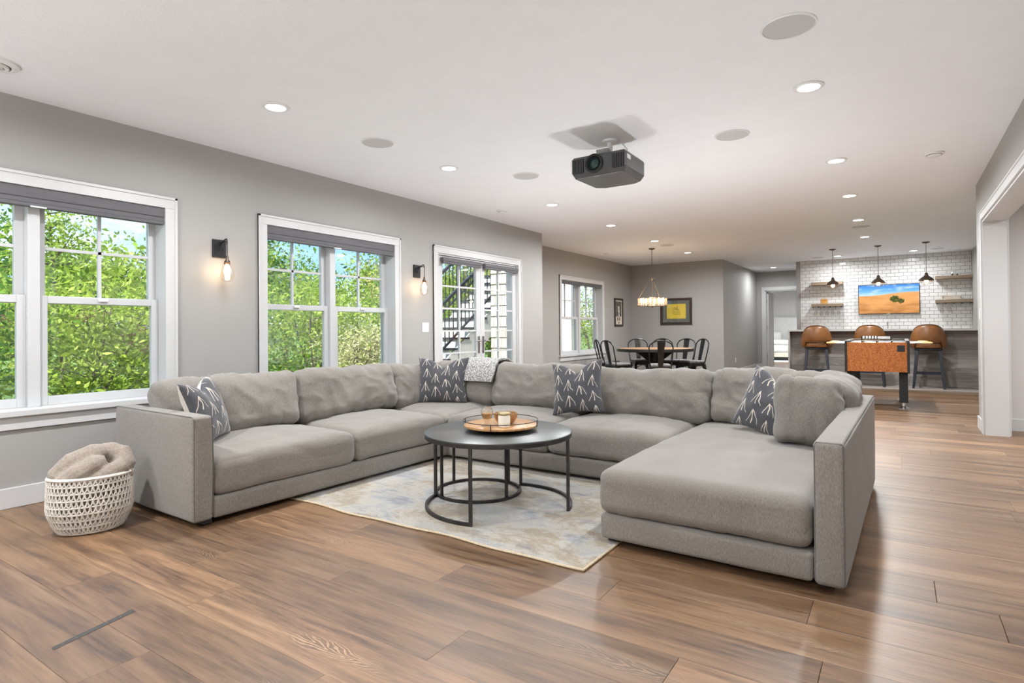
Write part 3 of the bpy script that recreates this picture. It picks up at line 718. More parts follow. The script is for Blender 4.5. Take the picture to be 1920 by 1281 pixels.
# knitted throw over the left corner back cushion
def throw():
    prof = [(4.97, .66), (4.955, .74), (4.92, .812), (4.86, .846), (4.78, .85), (4.70, .838), (4.635, .80), (4.60, .745), (4.575, .69), (4.562, .645)]
    V = []; F = []; nx = 22; m = len(prof)
    for side in (0, 1):
        for i, (y, z) in enumerate(prof):
            d = Vector((0, 1, 0)) if i == 0 else None
            for k in range(nx):
                u = k/(nx-1); x = -3.66+.40*u+.015*math.sin(i*1.1)+ (.03*(1-u) if i > 5 else 0)
                a = Vector((0, prof[min(i+1, m-1)][0]-prof[max(i-1, 0)][0], prof[min(i+1, m-1)][1]-prof[max(i-1, 0)][1])).normalized(); nn = Vector((0, a.z, -a.y))
                if nn.z < 0 and i in (3, 4): nn = -nn
                w = .004*math.sin(u*19+i*.4)
                p = Vector((x, y, z)) + Vector((0, -.0, .0)) + (Vector((0, -1 if i > 4 else 1, .35)).normalized() if i not in (3, 4, 5) else Vector((0, 0, 1)))*((.018 if side else .002)+w)
                V.append(p)
    for s_ in (0, 1):
        for i in range(m-1):
            for k in range(nx-1):
                q = (s_*m*nx+i*nx+k, s_*m*nx+i*nx+k+1, s_*m*nx+(i+1)*nx+k+1, s_*m*nx+(i+1)*nx+k); F.append(q)
    for i in range(m-1):
        for k in (0, nx-1): F.append((i*nx+k, (i+1)*nx+k, m*nx+(i+1)*nx+k, m*nx+i*nx+k))
    for k in range(nx-1):
        for i in (0, m-1): F.append((i*nx+k, i*nx+k+1, m*nx+i*nx+k+1, m*nx+i*nx+k))
    mb = MB(); mb.add(V, F, True); return T(mb.build('throw_blanket', M['knit']), 'grey knitted throw draped over the left corner back cushion', 'blanket')
throw()

# ================================================================== RUG
def rug():
    x0, x1, y0, y1 = -3.78, -1.255, 2.492, 4.75; h = .0115
    nx, ny = 60, 30; e = T(E('area_rug', ((x0+x1)/2, (y0+y1)/2, 0)), 'abstract beige grey and blue area rug under the coffee table', 'rug'); cx, cy = (x0+x1)/2, (y0+y1)/2
    def wav(x): return .010*math.sin(x*5.1)+.006*math.sin(x*11.7+1)
    V = []; F = []
    for j in range(ny+1):
        for i in range(nx+1):
            x = x0+(x1-x0)*i/nx; v = j/ny; y = y0+(y1-y0)*v + wav(x)*(1-v)**4
            V.append((x-cx, y-cy, h+.0015*noise.noise(Vector((x*5, y*5, 0)))))
    n = len(V); V += [(p[0], p[1], .0005) for p in V]
    for j in range(ny):
        for i in range(nx):
            q = (j*(nx+1)+i, j*(nx+1)+i+1, (j+1)*(nx+1)+i+1, (j+1)*(nx+1)+i); F.append(q); F.append(tuple(n+k for k in reversed(q)))
    ring = [i for i in range(nx+1)]+[j*(nx+1)+nx for j in range(1, ny+1)]+[ny*(nx+1)+i for i in range(nx-1, -1, -1)]+[j*(nx+1) for j in range(ny-1, 0, -1)]
    for a, b in zip(ring, ring[1:]+ring[:1]): F.append((a, b, n+b, n+a))
    mb = MB(); mb.add(V, F, False); mb.build('pile', M['rug'], e)
    MB().tube([(V[k][0], V[k][1], .007) for k in ring], .0065, 6, closed=True).build('binding', M['rugedge'], e)
rug()

# ================================================================== COFFEE TABLES
TC = (-2.191, 3.131); TZ = .494; RZ = .013
def coffee():
    e = T(E('coffee_table', (*TC, RZ)), 'large round dark metal coffee table with open arc legs on the rug', 'coffee table'); t = TZ-RZ
    mt = pm('aged_pewter_top', (.10, .104, .10), .34, metal=.7, var=.16, scale=3.5)
    MB().lathe([(0, t), (.472, t), (.48, t-.004), (.48, t-.012), (0, t-.012)], 72).build('table_top', mt, e)
    MB().lathe([(.455, t-.012), (.478, t-.012), (.478, t-.034), (.455, t-.034), (.455, t-.012)], 72).build('apron', M['tableiron'], e)
    q = .018
    for a0, a1 in ((-168.2, -75.5), (12.2, 104.9)):
        ar = MB(); pts = arc((0,0), .47, a0, a1, 24, q/2)
        for p, r in zip(pts[:-1], pts[1:]): ar.bar(p, r, q, q)
        ar.build('foot_rail', M['tableiron'], e)
        for a in (a0, a1):
            x, y = .47*math.cos(math.radians(a)), .47*math.sin(math.radians(a))
            MB().bar((x, y, 0), (x, y, t-.013), q, q, up=(x, y, 0)).build('leg', M['tableiron'], e)
    c2 = (-2.479, 3.293); t2 = .425-RZ
    e2 = T(E('nesting_table', (*c2, RZ)), 'smaller round table with a full ring base nested under the large one', 'coffee table')
    MB().lathe([(0, t2), (.30, t2), (.305, t2-.004), (.305, t2-.012), (.305, t2-.03), (.285, t2-.03), (.285, t2-.012), (0, t2-.012)], 56).build('table_top', mt, e2)
    pts = arc((0,0), .295, 0, 360, 48, q/2); ar = MB()
    for p, r in zip(pts[:-1], pts[1:]): ar.bar(p, r, q, q)
    ar.build('foot_ring', M['tableiron'], e2)
    for a in (-110, 165, -14, 78):
        x, y = .295*math.cos(math.radians(a)), .295*math.sin(math.radians(a)); MB().bar((x, y, 0), (x, y, t2-.02), q*.9, q*.9, up=(x, y, 0)).build('leg', M['tableiron'], e2)
coffee()
def tray():
    e = T(E('serving_tray', (-2.185, 3.15, TZ)), 'round wooden turntable tray with thin black rail on the coffee table', 'tray')
    MB().lathe([(0, 0), (.13, 0), (.135, .004), (.12, .022), (0, .022)], 40).build('base', M['blackm'], e)
    MB().lathe([(0, .022), (.232, .022), (.24, .026), (.24, .036), (.234, .04), (0, .04)], 64).build('plate', M['traywood'], e)
    MB().tube(arc((0,0), .245, 0, 355, 71, .066), .0028, 6, closed=True).build('rail', M['black'], e)
    for a in (20, 110, 200, 290): MB().tube([(.242*math.cos(math.radians(a)), .242*math.sin(math.radians(a)), .026), (.245*math.cos(math.radians(a)), .245*math.sin(math.radians(a)), .066)], .003, 6).build('post', M['black'], e)
tray()
ZT = TZ+.040
def decor():
    # footed glass vessel
    e = T(E('glass_vessel', (-2.19, 3.005, ZT)), 'footed clear glass vessel with amber filling on the tray', 'vase')
    MB().lathe([(0, 0), (.038, 0), (.036, .006), (.014, .018), (.013, .028), (.030, .05), (.040, .075), (.040, .09), (.036, .112), (.022, .128), (0, .131), (0, .129), (.021, .126), (.034, .111), (.038, .09), (.037, .076), (.026, .05), (0, .04)], 28).build('glass_body', M['clear'], e)
    MB().lathe([(0, .045), (.022, .05), (.034, .074), (.035, .084), (0, .084)], 24).build('filling', M['gold'], e)
    e = T(E('candle_jar', (-2.085, 3.045, ZT)), 'cream candle jar with a gold lid on the tray', 'candle')
    MB().lathe([(0, 0), (.034, 0), (.0375, .004), (.0375, .07), (.034, .076), (0, .076)], 32).build('jar', M['cream'], e)
    MB().lathe([(.0385, .03), (.0385, .062), (.0378, .062), (.0378, .03), (.0385, .03)], 32).build('paper_band', pm('label_paper', (.84, .8, .7), .7), e)
    MB().lathe([(0, .076), (.037, .076), (.0385, .079), (.0385, .088), (.036, .092), (0, .092)], 32).build('lid', pm('brass_lid', (.62, .5, .27), .3, metal=.8), e)
    e = T(E('wooden_bowl', (-2.155, 3.165, ZT)), 'small round wooden bowl behind the candle on the tray', 'bowl')
    MB().lathe([(0, 0), (.04, 0), (.058, .012), (.075, .04), (.08, .07), (.074, .07), (.069, .042), (.052, .018), (0, .012)], 36).build('bowl_body', M['traywood'], e)
    for i, (x, y) in enumerate(((-.022, -.018), (.026, -.006), (-.002, .03))):
        o = MB().lathe([(.0005, -.026), (.012, -.0235), (.021, -.016), (.0262, 0), (.021, .016), (.012, .0235), (.0005, .026)], 18).build('wooden_ball', M['shelf'], None, (-2.155+x, 3.165+y, ZT+.047+.012*(i == 2)))
        T(o, ['left', 'right', 'rear'][i]+' small brown ball resting in the wooden bowl', 'ball', 'balls in the wooden bowl')
decor()

# ================================================================== BASKET AND BLANKET
def basket():
    cx, cy = -3.96, 1.485; ang = math.atan2(1.16, .43)-.03
    e = T(E('rope_basket', (cx, cy, 0), ang), 'oval white woven rope basket on the floor beside the left armrest', 'basket')
    A, Bq = .208, .155; HT = .322
    def rad(z):
        u = z/HT; return (.66+.34*min(1, (u/.42))**.55) if u < .42 else 1.0-.03*((u-.42)/.58)**2
    def pt(t, z, off=0): k = rad(z); return ((A*k+off)*math.cos(t), (Bq*k+off)*math.sin(t), z)
    N = 72; rows = 8
    zs = [.012+(HT-.012)*i/rows for i in range(rows+1)]
    MB().lathe([(.001, .004), (.62, .004), (.66, .012)], 48, sx=A, sy=Bq).build('bottom', M['cord'], e)
    for i, z in enumerate(zs):
        o = MB().tube([pt(2*PI*k/N, z) for k in range(N)], .0062 if i < rows else .0105, 6, closed=True).build('hoop' if i < rows else 'rim', M['cord'], e)
    lac = MB()
    for i in range(rows):
        za, zb = zs[i], zs[i+1]; n = 52
        for k in range(n):
            t0 = 2*PI*(k+.5*(i % 2))/n; dt = 2*PI/n
            lac.tube([pt(t0, za, .002), pt(t0+dt*.42, (za+zb)/2, .003), pt(t0+dt*.5, zb, .002)], .0042, 5)
            lac.tube([pt(t0+dt*.55, zb, .002), pt(t0+dt*.62, (za+zb)/2, .003), pt(t0+dt, za, .002)], .0042, 5)
    lo = lac.build('lacing', M['cord'], e); lo['kind'] = 'stuff'
    # blanket: folded rolls fused into one soft mass
    mb = MB()
    def roll(pts, r, fl=1):
        mb.tube(pts, r, 14)
    roll([(-.17, .03, .25), (-.15, .0, .33), (-.08, .01, .39), (.02, .03, .435), (.07, .04, .45)], [.045, .062, .07, .06, .04])
    roll([(.05, .05, .45), (.10, .05, .44), (.15, .03, .42), (.165, .0, .37), (.13, -.02, .31)], [.04, .05, .055, .06, .06])
    roll([(-.14, -.06, .29), (-.06, -.06, .34), (.03, -.05, .385), (.075, -.045, .40)], [.05, .062, .058, .032])
    roll([(.16, -.04, .36), (.10, -.07, .335), (.03, -.085, .31), (-.02, -.09, .295)], [.05, .05, .04, .025])
    roll([(.19, -.02, .31), (.10, -.085, .305), (.02, -.10, .295)], [.035, .042, .03])
    roll([(-.05, .07, .36), (.06, .09, .38), (.14, .06, .36)], [.06, .07, .06])
    mb.lathe([(.001, .20), (.85, .20), (.88, .26), (.80, .315), (.55, .345), (.001, .36)], 30, sx=A, sy=Bq)
    me = mb.mesh('blanket'); o = link('folded_blanket', me, M['plush'], None, (cx, cy, 0), (0, 0, ang))
    rm = o.modifiers.new('r', 'REMESH'); rm.mode = 'VOXEL'; rm.voxel_size = .0065; rm.use_smooth_shade = True
    sm = o.modifiers.new('s', 'SMOOTH'); sm.iterations = 2; sm.factor = .5
    tx = bpy.data.textures.new('soft', 'CLOUDS'); tx.noise_scale = .07
    dp = o.modifiers.new('d', 'DISPLACE'); dp.texture = tx; dp.strength = .010; dp.mid_level = .5; dp.texture_coords = 'LOCAL'
    dg = bpy.context.evaluated_depsgraph_get(); me2 = bpy.data.meshes.new_from_object(o.evaluated_get(dg)); o.modifiers.clear(); o.data = me2
    if not me2.materials: me2.materials.append(M['plush'])
    for p in me2.polygons: p.use_smooth = True
    T(o, 'rumpled taupe plush blanket stuffed into the rope basket', 'blanket')
basket()

# ================================================================== CEILING FIXTURES
ORD = ['first', 'second', 'third', 'fourth', 'fifth', 'sixth', 'seventh']
def recessed(x, y, label, w=LAMP_W):
    e = T(E('recessed_light', (x, y, CEIL)), label, 'ceiling light', 'recessed ceiling lights')
    MB().lathe([(.066, -.001), (.093, -.001), (.093, -.005), (.088, -.009), (.070, -.010), (.066, -.006), (.066, -.001)], 32).build('trim_ring', M['white'], e)
    MB().lathe([(0, -.004), (.066, -.004), (.066, -.006), (0, -.007)], 28).build('lens', M['lens'], e)
    lamp('downlight', 'AREA', (0, 0, -.014), w, (.94, .975, 1), e, shape='DISK', size=.13, spread=math.radians(170))
for i, y in enumerate((2.505, 4.41, 6.45, 8.27, 10.2, 12.18)):
    recessed(-3.65, y, ORD[i]+' recessed light from the front in the ceiling row over the windows', LAMP_W*(1.6 if y > 8 else 1))
for i, y in enumerate((4.29, 6.34, 8.12, 10.04, 11.98)):
    recessed(-.475, y, ORD[i]+' recessed light from the front in the ceiling row towards the bar', LAMP_W*(1.6 if y > 8 else 1))
recessed(-3.65, .55, 'recessed light overhead beside the camera at the window side', LAMP_W*1.6); recessed(-.475, 2.3, 'recessed light overhead just above the top right of the view', LAMP_W*.8); recessed(-.475, .4, 'recessed light directly above the camera', LAMP_W*.7)
recessed(-3.65, -1.4, 'recessed light behind the camera at the window side', LAMP_W*1.7); recessed(-.475, -1.5, 'recessed light behind the camera towards the right wall', LAMP_W*.7); recessed(-2.1, -2.6, 'recessed light behind the camera before the rear wall', LAMP_W*1.5)
recessed(-1.11, 14.86, 'recessed light washing the left end of the tiled bar wall', 13)
recessed(.28, 14.78, 'recessed light washing the right end of the tiled bar wall', 13)
recessed(-2.727, 16.58, 'recessed light in the hallway before the bedroom door')
recessed(-2.9, 21.0, 'recessed light in the bedroom ceiling', 75); recessed(2.8, 6.6, 'recessed light in the side room beyond the cased opening', 85)
for x, y, lb in ((-.466, 3.371, 'large round ceiling speaker nearest the camera at the top right'), (-1.122, 5.0, 'round ceiling speaker to the right of the projector'), (-3.647, 3.47, 'round ceiling speaker between the first two lights over the windows'), (-3.186, 5.09, 'round ceiling speaker to the left of the projector'), (-.475, 10.72, 'far round ceiling speaker in the row towards the bar'), (-3.647, 10.85, 'round ceiling speaker beside the chandelier canopy')):
    e = T(E('ceiling_speaker', (x, y, CEIL)), lb, 'speaker', 'round ceiling speakers')
    MB().lathe([(.128, -.0005), (.138, -.0005), (.137, -.006), (.128, -.007), (.128, -.0005)], 40).build('rim', M['white'], e)
    MB().lathe([(0, -.005), (.128, -.003), (.128, -.001), (0, -.001)], 40).build('grille', M['grille'], e)
for x, y, lb in ((-1.51, 14.89, 'thin flat ceiling speaker at the left above the bar'), (.685, 14.7, 'thin flat ceiling speaker at the right above the bar')):
    e = T(E('ceiling_speaker', (x, y, CEIL)), lb, 'speaker', 'round ceiling speakers'); MB().lathe([(0, -.005), (.12, -.005), (.125, 0)], 36).build('grille', M['grille'], e); MB().lathe([(.12, -.0005), (.132, -.0005), (.128, -.006), (.12, -.006)], 36).build('rim', M['white'], e)
def detector(x, y, lb, r=.075, h=.035, name='smoke_detector'):
    e = T(E(name, (x, y, CEIL)), lb, 'smoke detector', 'round white ceiling detectors')
    MB().lathe([(0, -h), (r*.55, -h), (r*.7, -h+.006), (r*.78, -h*.55), (r, -h*.45), (r, -.001), (0, -.001)], 32).build('body', M['white'], e)
    MB().lathe([(r*.74, -h*.62), (r*.8, -h*.6), (r*.8, -h*.5), (r*.74, -h*.5), (r*.74, -h*.62)], 32).build('slot_ring', M['blackm'], e)
detector(-4.383, 6.39, 'white round detector on the ceiling above the glazed door'); detector(.295, 6.6, 'white smoke detector alone on the ceiling near the right wall'); detector(-5.06, 11.24, 'white round detector on the ceiling of the dining corner')
def vent():
    e = T(E('air_valve', (-4.40, 1.16, CEIL)), 'round white slotted air vent at the left edge of the ceiling', 'vent')
    MB().lathe([(.085, -.001), (.125, -.001), (.12, -.012), (.09, -.022), (.085, -.02), (.085, -.001)], 40).build('outer_ring', M['white'], e)
    MB().lathe([(.0, -.006), (.085, -.006), (.085, -.004), (0, -.004)], 32).build('throat', M['blackm'], e)
    MB().lathe([(.056, -.01), (.074, -.018), (.07, -.028), (.054, -.03), (.052, -.02), (.056, -.01)], 36).build('middle_ring', M['white'], e)
    MB().lathe([(0, -.008), (.04, -.016), (.044, -.026), (.035, -.034), (0, -.036)], 32).build('cone', M['white'], e)
vent()

def uplight(x, y, lb, w=1.0):  # unseen fill lamp, added only to brighten the ceiling
    e = T(E('added_uplight', (x, y, 0)), lb, 'added fill light', 'unseen uplight cans added to brighten the ceiling')
    MB().lathe([(.001, .0), (.075, .0), (.078, .004), (.078, .165), (.07, .17), (.066, .165), (.066, .12), (.001, .10)], 28).build('can', M['black'], e)
    MB().lathe([(.001, .118), (.06, .122), (.066, .12), (.001, .112)], 24).build('lens', M['lens'], e)
    l = lamp('added_uplight_lamp', 'SPOT', (0, 0, .18), ADDED_UPLIGHT_W*w, (.94, .975, 1), e, spot_size=math.radians(164), spot_blend=.25, shadow_soft_size=.16); l.rotation_euler = (PI, 0, 0)
uplight(-3.5, -1.5, 'added fill uplight on the floor towards the left wall behind the camera'); uplight(-2.1, -2.9, 'added fill uplight on the floor before the rear wall'); uplight(.5, -.7, 'added fill uplight on the floor by the right wall behind the camera', 1.3)
uplight(-1.3, 5.62, 'added fill uplight hidden on the floor behind the right half of the sofa', .62); uplight(-3.0, 5.75, 'added fill uplight hidden on the floor behind the left half of the sofa', .5)

# projector ---------------------------------------------------------------
def projector():
    e = T(E('projector', (-2.01, 4.53, CEIL)), 'black home cinema projector hanging from the ceiling', 'projector')
    pb = pm('projector_shell', (.085, .085, .09), .36, var=.1, scale=8)
    z0, z1 = -.345, -.17; w = .235; y0, y1 = -.225, .235
    body = MB(); pts_b = [(-w+.03, y0+.02), (w-.03, y0+.02), (w-.02, y0+.03), (w-.03, y1-.06), (w-.10, y1-.01), (-w+.10, y1-.01), (-w+.03, y1-.06), (-w+.02, y0+.03)]
    pts_t = [(-w, y0), (w, y0), (w+.005, y0+.02), (w+.002, y1-.05), (w-.07, y1), (-w+.07, y1), (-w-.002, y1-.05), (-w-.005, y0+.02)]
    def ring(P, z): return [(p[0], p[1], z) for p in P]
    V = ring(pts_b, z0)+ring(pts_t, z0+.045)+ring(pts_t, z1-.02)+ring([(p[0]*.94, p[1]*.94) for p in pts_t], z1); F = [tuple(reversed(range(8))), tuple(range(24, 32))]
    for l in range(3):
        for i in range(8): F.append((l*8+i, l*8+(i+1) % 8, (l+1)*8+(i+1) % 8, (l+1)*8+i))
    body.add(V, F); body.build('housing', pb, e, bevel=.006)
    lz = -.248
    rx = Matrix.Rotation(PI/2, 4, 'X')
    lens = MB().lathe([(.078, -.002), (.078, .012), (.06, .016), (.048, .0), (.044, -.004)], 36).xf(Matrix.Translation((-.03, y0-.001, lz)) @ rx); lens.build('lens_ring', M['blackm'], e)
    MB().lathe([(.001, .012), (.025, .009), (.042, .0), (.046, .0), (.046, .014), (.042, .018), (.04, .006)], 32).xf(Matrix.Translation((-.03, y0-.002, lz)) @ rx).build('lens_glass', pm('lens_coating', (.02, .05, .045), .08, var=.1), e)
    for sx_ in (-1, 1):
        B(*(sorted((sx_*.125, sx_*.225))), y0-.004, y0+.002, lz-.062, lz+.055).build('vent_panel', M['blackm'], e)
        for k in range(7): x = sx_*(.133+.014*k); B(x-.0025, x+.0025, y0-.012, y0-.003, lz-.06, lz+.053).build('vent_slat', pb, e)
    B(w+.0045, w+.0065, y0+.03, y0+.10, lz+.01, lz+.045).build('sticker', M['white'], e)
    B(-.05, .0, y0+.028, y0+.031, z0-.001, z0+.001).build('name_plate', M['chrome'], e)
    MB().box(-.09, .09, -.07, .07, z1, z1+.012).box(-.07, .07, -.05, .05, z1+.012, z1+.05).build('mount_bracket', M['black'], e, bevel=.003)
    MB().lathe([(.022, z1+.05), (.022, -.02), (.06, -.018), (.065, -.001)], 20, (0, .02, 0)).build('mount_pole', M['white'], e)
    MB().box(-.075, .03, -.10, -.02, z1+.02, z1+.075).build('junction_cover', pm('grey_bracket', (.35, .35, .34), .5), e, bevel=.008)
    MB().tube([(.12, .14, z1), (.17, .20, z1+.03), (.21, .26, z1-.01), (.17, .30, z1-.03), (.12, .27, z1-.01)], .005, 6).build('cable', M['white'], e)
    MB().tube([(.05, .10, z1+.02), (.10, .16, -.06), (.06, .12, -.001)], .005, 6).build('cable', M['white'], e)
projector()

# wall lamps --------------------------------------------------------------
def sconce(y, zt, lb):
    e = T(E('wall_sconce', (XL, y, zt)), lb, 'wall lamp', 'pair of black sconces with pear-shaped glass')
    MB().box(0, .014, -.06, .06, -.155, 0).build('back_plate', M['black'], e, bevel=.003)
    for s_ in (-.035, .035): MB().lathe([(.001, 0), (.006, 0), (.005, .004), (.001, .005)], 10).xf(Matrix.Translation((.014, s_, -.085)) @ Matrix.Rotation(PI/2, 4, 'Y')).build('screw', M['black'], e)
    MB().tube([(.014, 0, -.05), (.05, 0, -.03), (.10, 0, -.008), (.122, 0, -.004), (.130, 0, -.016), (.13, 0, -.05)], .0055, 8).build('arm', M['black'], e)
    MB().tube([(.014, 0, -.10), (.03, 0, -.07), (.06, 0, -.032)], .005, 8).box(.01, .13, -.003, .003, -.032, -.024).build('bracket', M['black'], e)
    MB().tube([(.13, 0, -.03), (.13, 0, -.165)], .004, 8).build('stem', M['black'], e)
    MB().lathe([(.005, -.145), (.011, -.16), (.012, -.178), (.022, -.195), (.024, -.205), (.004, -.205)], 20, (.13, 0, 0)).build('socket_cup', M['bronze'], e)
    MB().lathe([(.020, -.205), (.026, -.208), (.026, -.222), (.020, -.224), (.020, -.205)], 20, (.13, 0, 0)).build('socket_collar', pm('copper', (.5, .28, .16), .3, metal=1), e)
    MB().lathe([(.025, -.215), (.034, -.235), (.048, -.27), (.055, -.31), (.052, -.34), (.04, -.362), (.02, -.372), (.001, -.374)], 28, (.13, 0, 0)).build('glass_shade', M['clear'], e)
    MB().lathe([(.010, -.222), (.014, -.235), (.026, -.265), (.028, -.285), (.020, -.31), (.001, -.322)], 18, (.13, 0, 0)).build('bulb', M['bulb'], e)
    lamp('sconce_light', 'POINT', (.13, 0, -.285), 2.4, (1, .72, .45), e, shadow_soft_size=.03)
sconce(2.797, 1.95, 'black wall lamp with pear glass between the two large windows'); sconce(5.278, 1.95, 'black wall lamp with pear glass beside the glazed double door')
def plate(x, y, z, w, h, lb, name, cat, n=2, axis='x'):
    e = T(E(name, (x, y, z)), lb, cat)
    if axis == 'x':
        MB().box(0, .006, -w/2, w/2, -h/2, h/2).build('cover_plate', M['white'], e, bevel=.002)
        for k in range(n): yy = (k-(n-1)/2)*.046; B(.006, .010, yy-.016, yy+.016, -.033, .033).build('rocker', M['white'], e, bevel=.0015)
    else:
        MB().box(-w/2, w/2, -.006, 0, -h/2, h/2).build('cover_plate', M['white'], e, bevel=.002)
        for k in range(n): xx = (k-(n-1)/2)*.046; B(xx-.016, xx+.016, -.010, -.006, -.033, .033).build('rocker', M['white'], e, bevel=.0015)
plate(XL, 5.434, 1.19, .118, .118, 'white double light switch beside the glazed double door', 'light_switch', 'switch')
plate(XH, 15.05, .36, .075, .118, 'white wall outlet low on the hallway wall', 'wall_outlet', 'outlet', 1)
plate(-.955, YT, 1.86, .115, .115, 'white switch plate on the tiles left of the television', 'light_switch', 'switch', 2, 'y')
def sp(y, z, lb):
    e = T(E('light_switch', (XR, y, z)), lb, 'switch'); MB().box(-.006, 0, -.037, .037, -.058, .058).build('cover_plate', M['white'], e, bevel=.002); B(-.010, -.006, -.016, .016, -.033, .033).build('rocker', M['white'], e, bevel=.0015)
sp(8.15, 1.28, 'white light switch seen edge-on on the wall end beside the opening')

# ================================================================== BAR
def bar():
    x0, x1, yf, yp, yb, zt = -1.85, XB-.002, 12.82, 13.05, 13.95, 1.10
    e = T(E('bar_counter', (x0, yf, 0)), 'long bar with grey stone waterfall top and weathered board front', 'bar'); X = lambda v: v-x0; Yy = lambda v: v-yf
    MB().box(0, X(x1), 0, Yy(yb), zt-.03, zt).build('counter_top', M['quartz'], e, bevel=.003)
    MB().box(0, .03, 0, Yy(yb), .0, zt-.03).build('waterfall_end', M['quartz'], e, bevel=.003)
    MB().box(.031, X(x1), Yy(yp)+.012, Yy(yb)-.05, .001, zt-.031).build('carcass', M['barboard'], e)
    rows = 6; h = (zt-.03-.056)/rows; br = random.Random(5)
    for r in range(rows):
        xs = [.032]; q = .032+.25+br.random()*.9
        while q < X(x1)-.25: xs.append(q); q += .8+br.random()*.5
        xs.append(X(x1))
        for a, b in zip(xs[:-1], xs[1:]):
            hw = (b-a)/2-.001; hh = h/2-.001
            MB().box(-hw, hw, 0, .012, -hh, hh).build('board', M['barboard'], e, ((a+b)/2, Yy(yp)-.0, .056+h*(r+.5)), bevel=.0015)
    # back counter
    e2 = T(E('back_counter', (-1.95, 14.95, 0)), 'low white back counter along the tiled wall behind the bar', 'counter')
    MB().box(0, XB+1.948, 0, .595, .88, .92).build('counter_top', pm('white_stone', (.78, .77, .75), .2), e2, bevel=.003)
    for k in range(5): w = (XB+1.948)/5; MB().box(w*k+.004, w*(k+1)-.004, .03, .59, .02, .878).build('cabinet', M['barboard'], e2, bevel=.002)
    e3 = T(E('bar_faucet', (-.19, 15.38, .92)), 'slim chrome gooseneck faucet at the bar sink', 'faucet')
    MB().lathe([(.001, 0), (.028, 0), (.026, .012), (.014, .02), (.001, .02)], 18).build('base', M['chrome'], e3)
    MB().tube([(0, 0, .01), (0, 0, .27), (0, -.02, .315), (0, -.06, .335), (0, -.10, .315), (0, -.115, .26)], .012, 10).build('spout', M['chrome'], e3)
    MB().tube([(.014, 0, .05), (.05, 0, .065)], .006, 8).build('lever', M['chrome'], e3)
bar()

# bar stools ---------------------------------------------------------------
def stool():
    e = E('bar_stool')
    me = MB()
    n = 44; a_max = math.radians(118); R, th = .265, .042; rows = 12
    V = []; F = []
    def zr(a):
        u = abs(a)/a_max
        top = 1.18-.36*max(0, (u-.05)/.95)**2.1
        d = abs(a)
        slot = .845 if d < math.radians(48) else (.845-(.845-.745)*min(1, (d-math.radians(48))/math.radians(12)))
        return slot, top
    for side in (0, 1):
        for i in range(n+1):
            a = -a_max+2*a_max*i/n; zb, zt = zr(a)
            for j in range(rows+1):
                v = j/rows; z = zb+(zt-zb)*v; r = R-(th if side else 0)+.012*math.sin(v*PI)*(1 if not side else -1)-.02*v*v
                rd = (th/2)*(1-math.sqrt(max(0, 1-(abs(v-.5)*2)**6)))
                r += -rd if not side else rd
                V.append((r*math.sin(a), -r*math.cos(a), z))
    m = (n+1)*(rows+1)
    for s_ in (0, 1):
        for i in range(n):
            for j in range(rows):
                k = s_*m+i*(rows+1)+j; F.append((k, k+rows+1, k+rows+2, k+1))
    for i in range(n):
        for j in (0, rows): k = i*(rows+1)+j; F.append((k, k+rows+1, m+k+rows+1, m+k))
    for i in (0, n):
        for j in range(rows): k = i*(rows+1)+j; F.append((k, k+1, m+k+1, m+k))
    me.add(V, F, True); back = me.build('backrest', M['leather'], e, sharp=60)
    MB().tube([((R-th/2-.02)*math.sin(a)*1.0, -(R-th/2-.02)*math.cos(a), zr(a)[1]) for a in [-a_max+2*a_max*i/40 for i in range(41)]], .012, 8).build('welt', pm('dark_tan_welt', (.10, .04, .014), .45), back)
    MB().lathe([(0, .745), (.20, .745), (.222, .757), (.228, .79), (.222, .825), (.19, .843), (0, .85)], 40).build('seat', M['leather'], e)
    MB().lathe([(0, .70), (.20, .70), (.205, .706), (.205, .738), (0, .745)], 36).build('swivel_plate', M['navyleg'], e)
    for sx_ in (-1, 1):
        for sy_ in (-1, 1):
            MB().hexa([(sx_*.222-.018, sy_*.205-.018, .001), (sx_*.222+.018, sy_*.205-.018, .001), (sx_*.222+.018, sy_*.205+.018, .001), (sx_*.222-.018, sy_*.205+.018, .001)], [(sx_*.165-.025, sy_*.15-.025, .70), (sx_*.165+.025, sy_*.15-.025, .70), (sx_*.165+.025, sy_*.15+.025, .70), (sx_*.165-.025, sy_*.15+.025, .70)]).build('leg', M['navyleg'], e, bevel=.003)
    q = .198
    for a, b in (((-q-.03, -.182), (q+.03, -.182)), ((-q-.03, .182), (q+.03, .182)), ((-q, -.19), (-q, .19)), ((q, -.19), (q, .19))):
        MB().bar((a[0], a[1], .275), (b[0], b[1], .275), .022, .03).build('footrest', M['navyleg'], e)
    return e
s0 = stool()
for i, (x, lb) in enumerate(((-1.33, 'tan leather bar stool at the left end of the bar'), (-.445, 'tan leather bar stool behind the games table'), (.442, 'tan leather bar stool nearest the right wall'))):
    o = s0 if i == 0 else copy_tree(s0)
    o.location = (x, 12.73, .055); o.scale = (1.0, 1.0, .952); T(o, lb, 'bar stool', 'tan bar stools')
    o.rotation_euler = (0, 0, (.10, 0, -.04)[i])

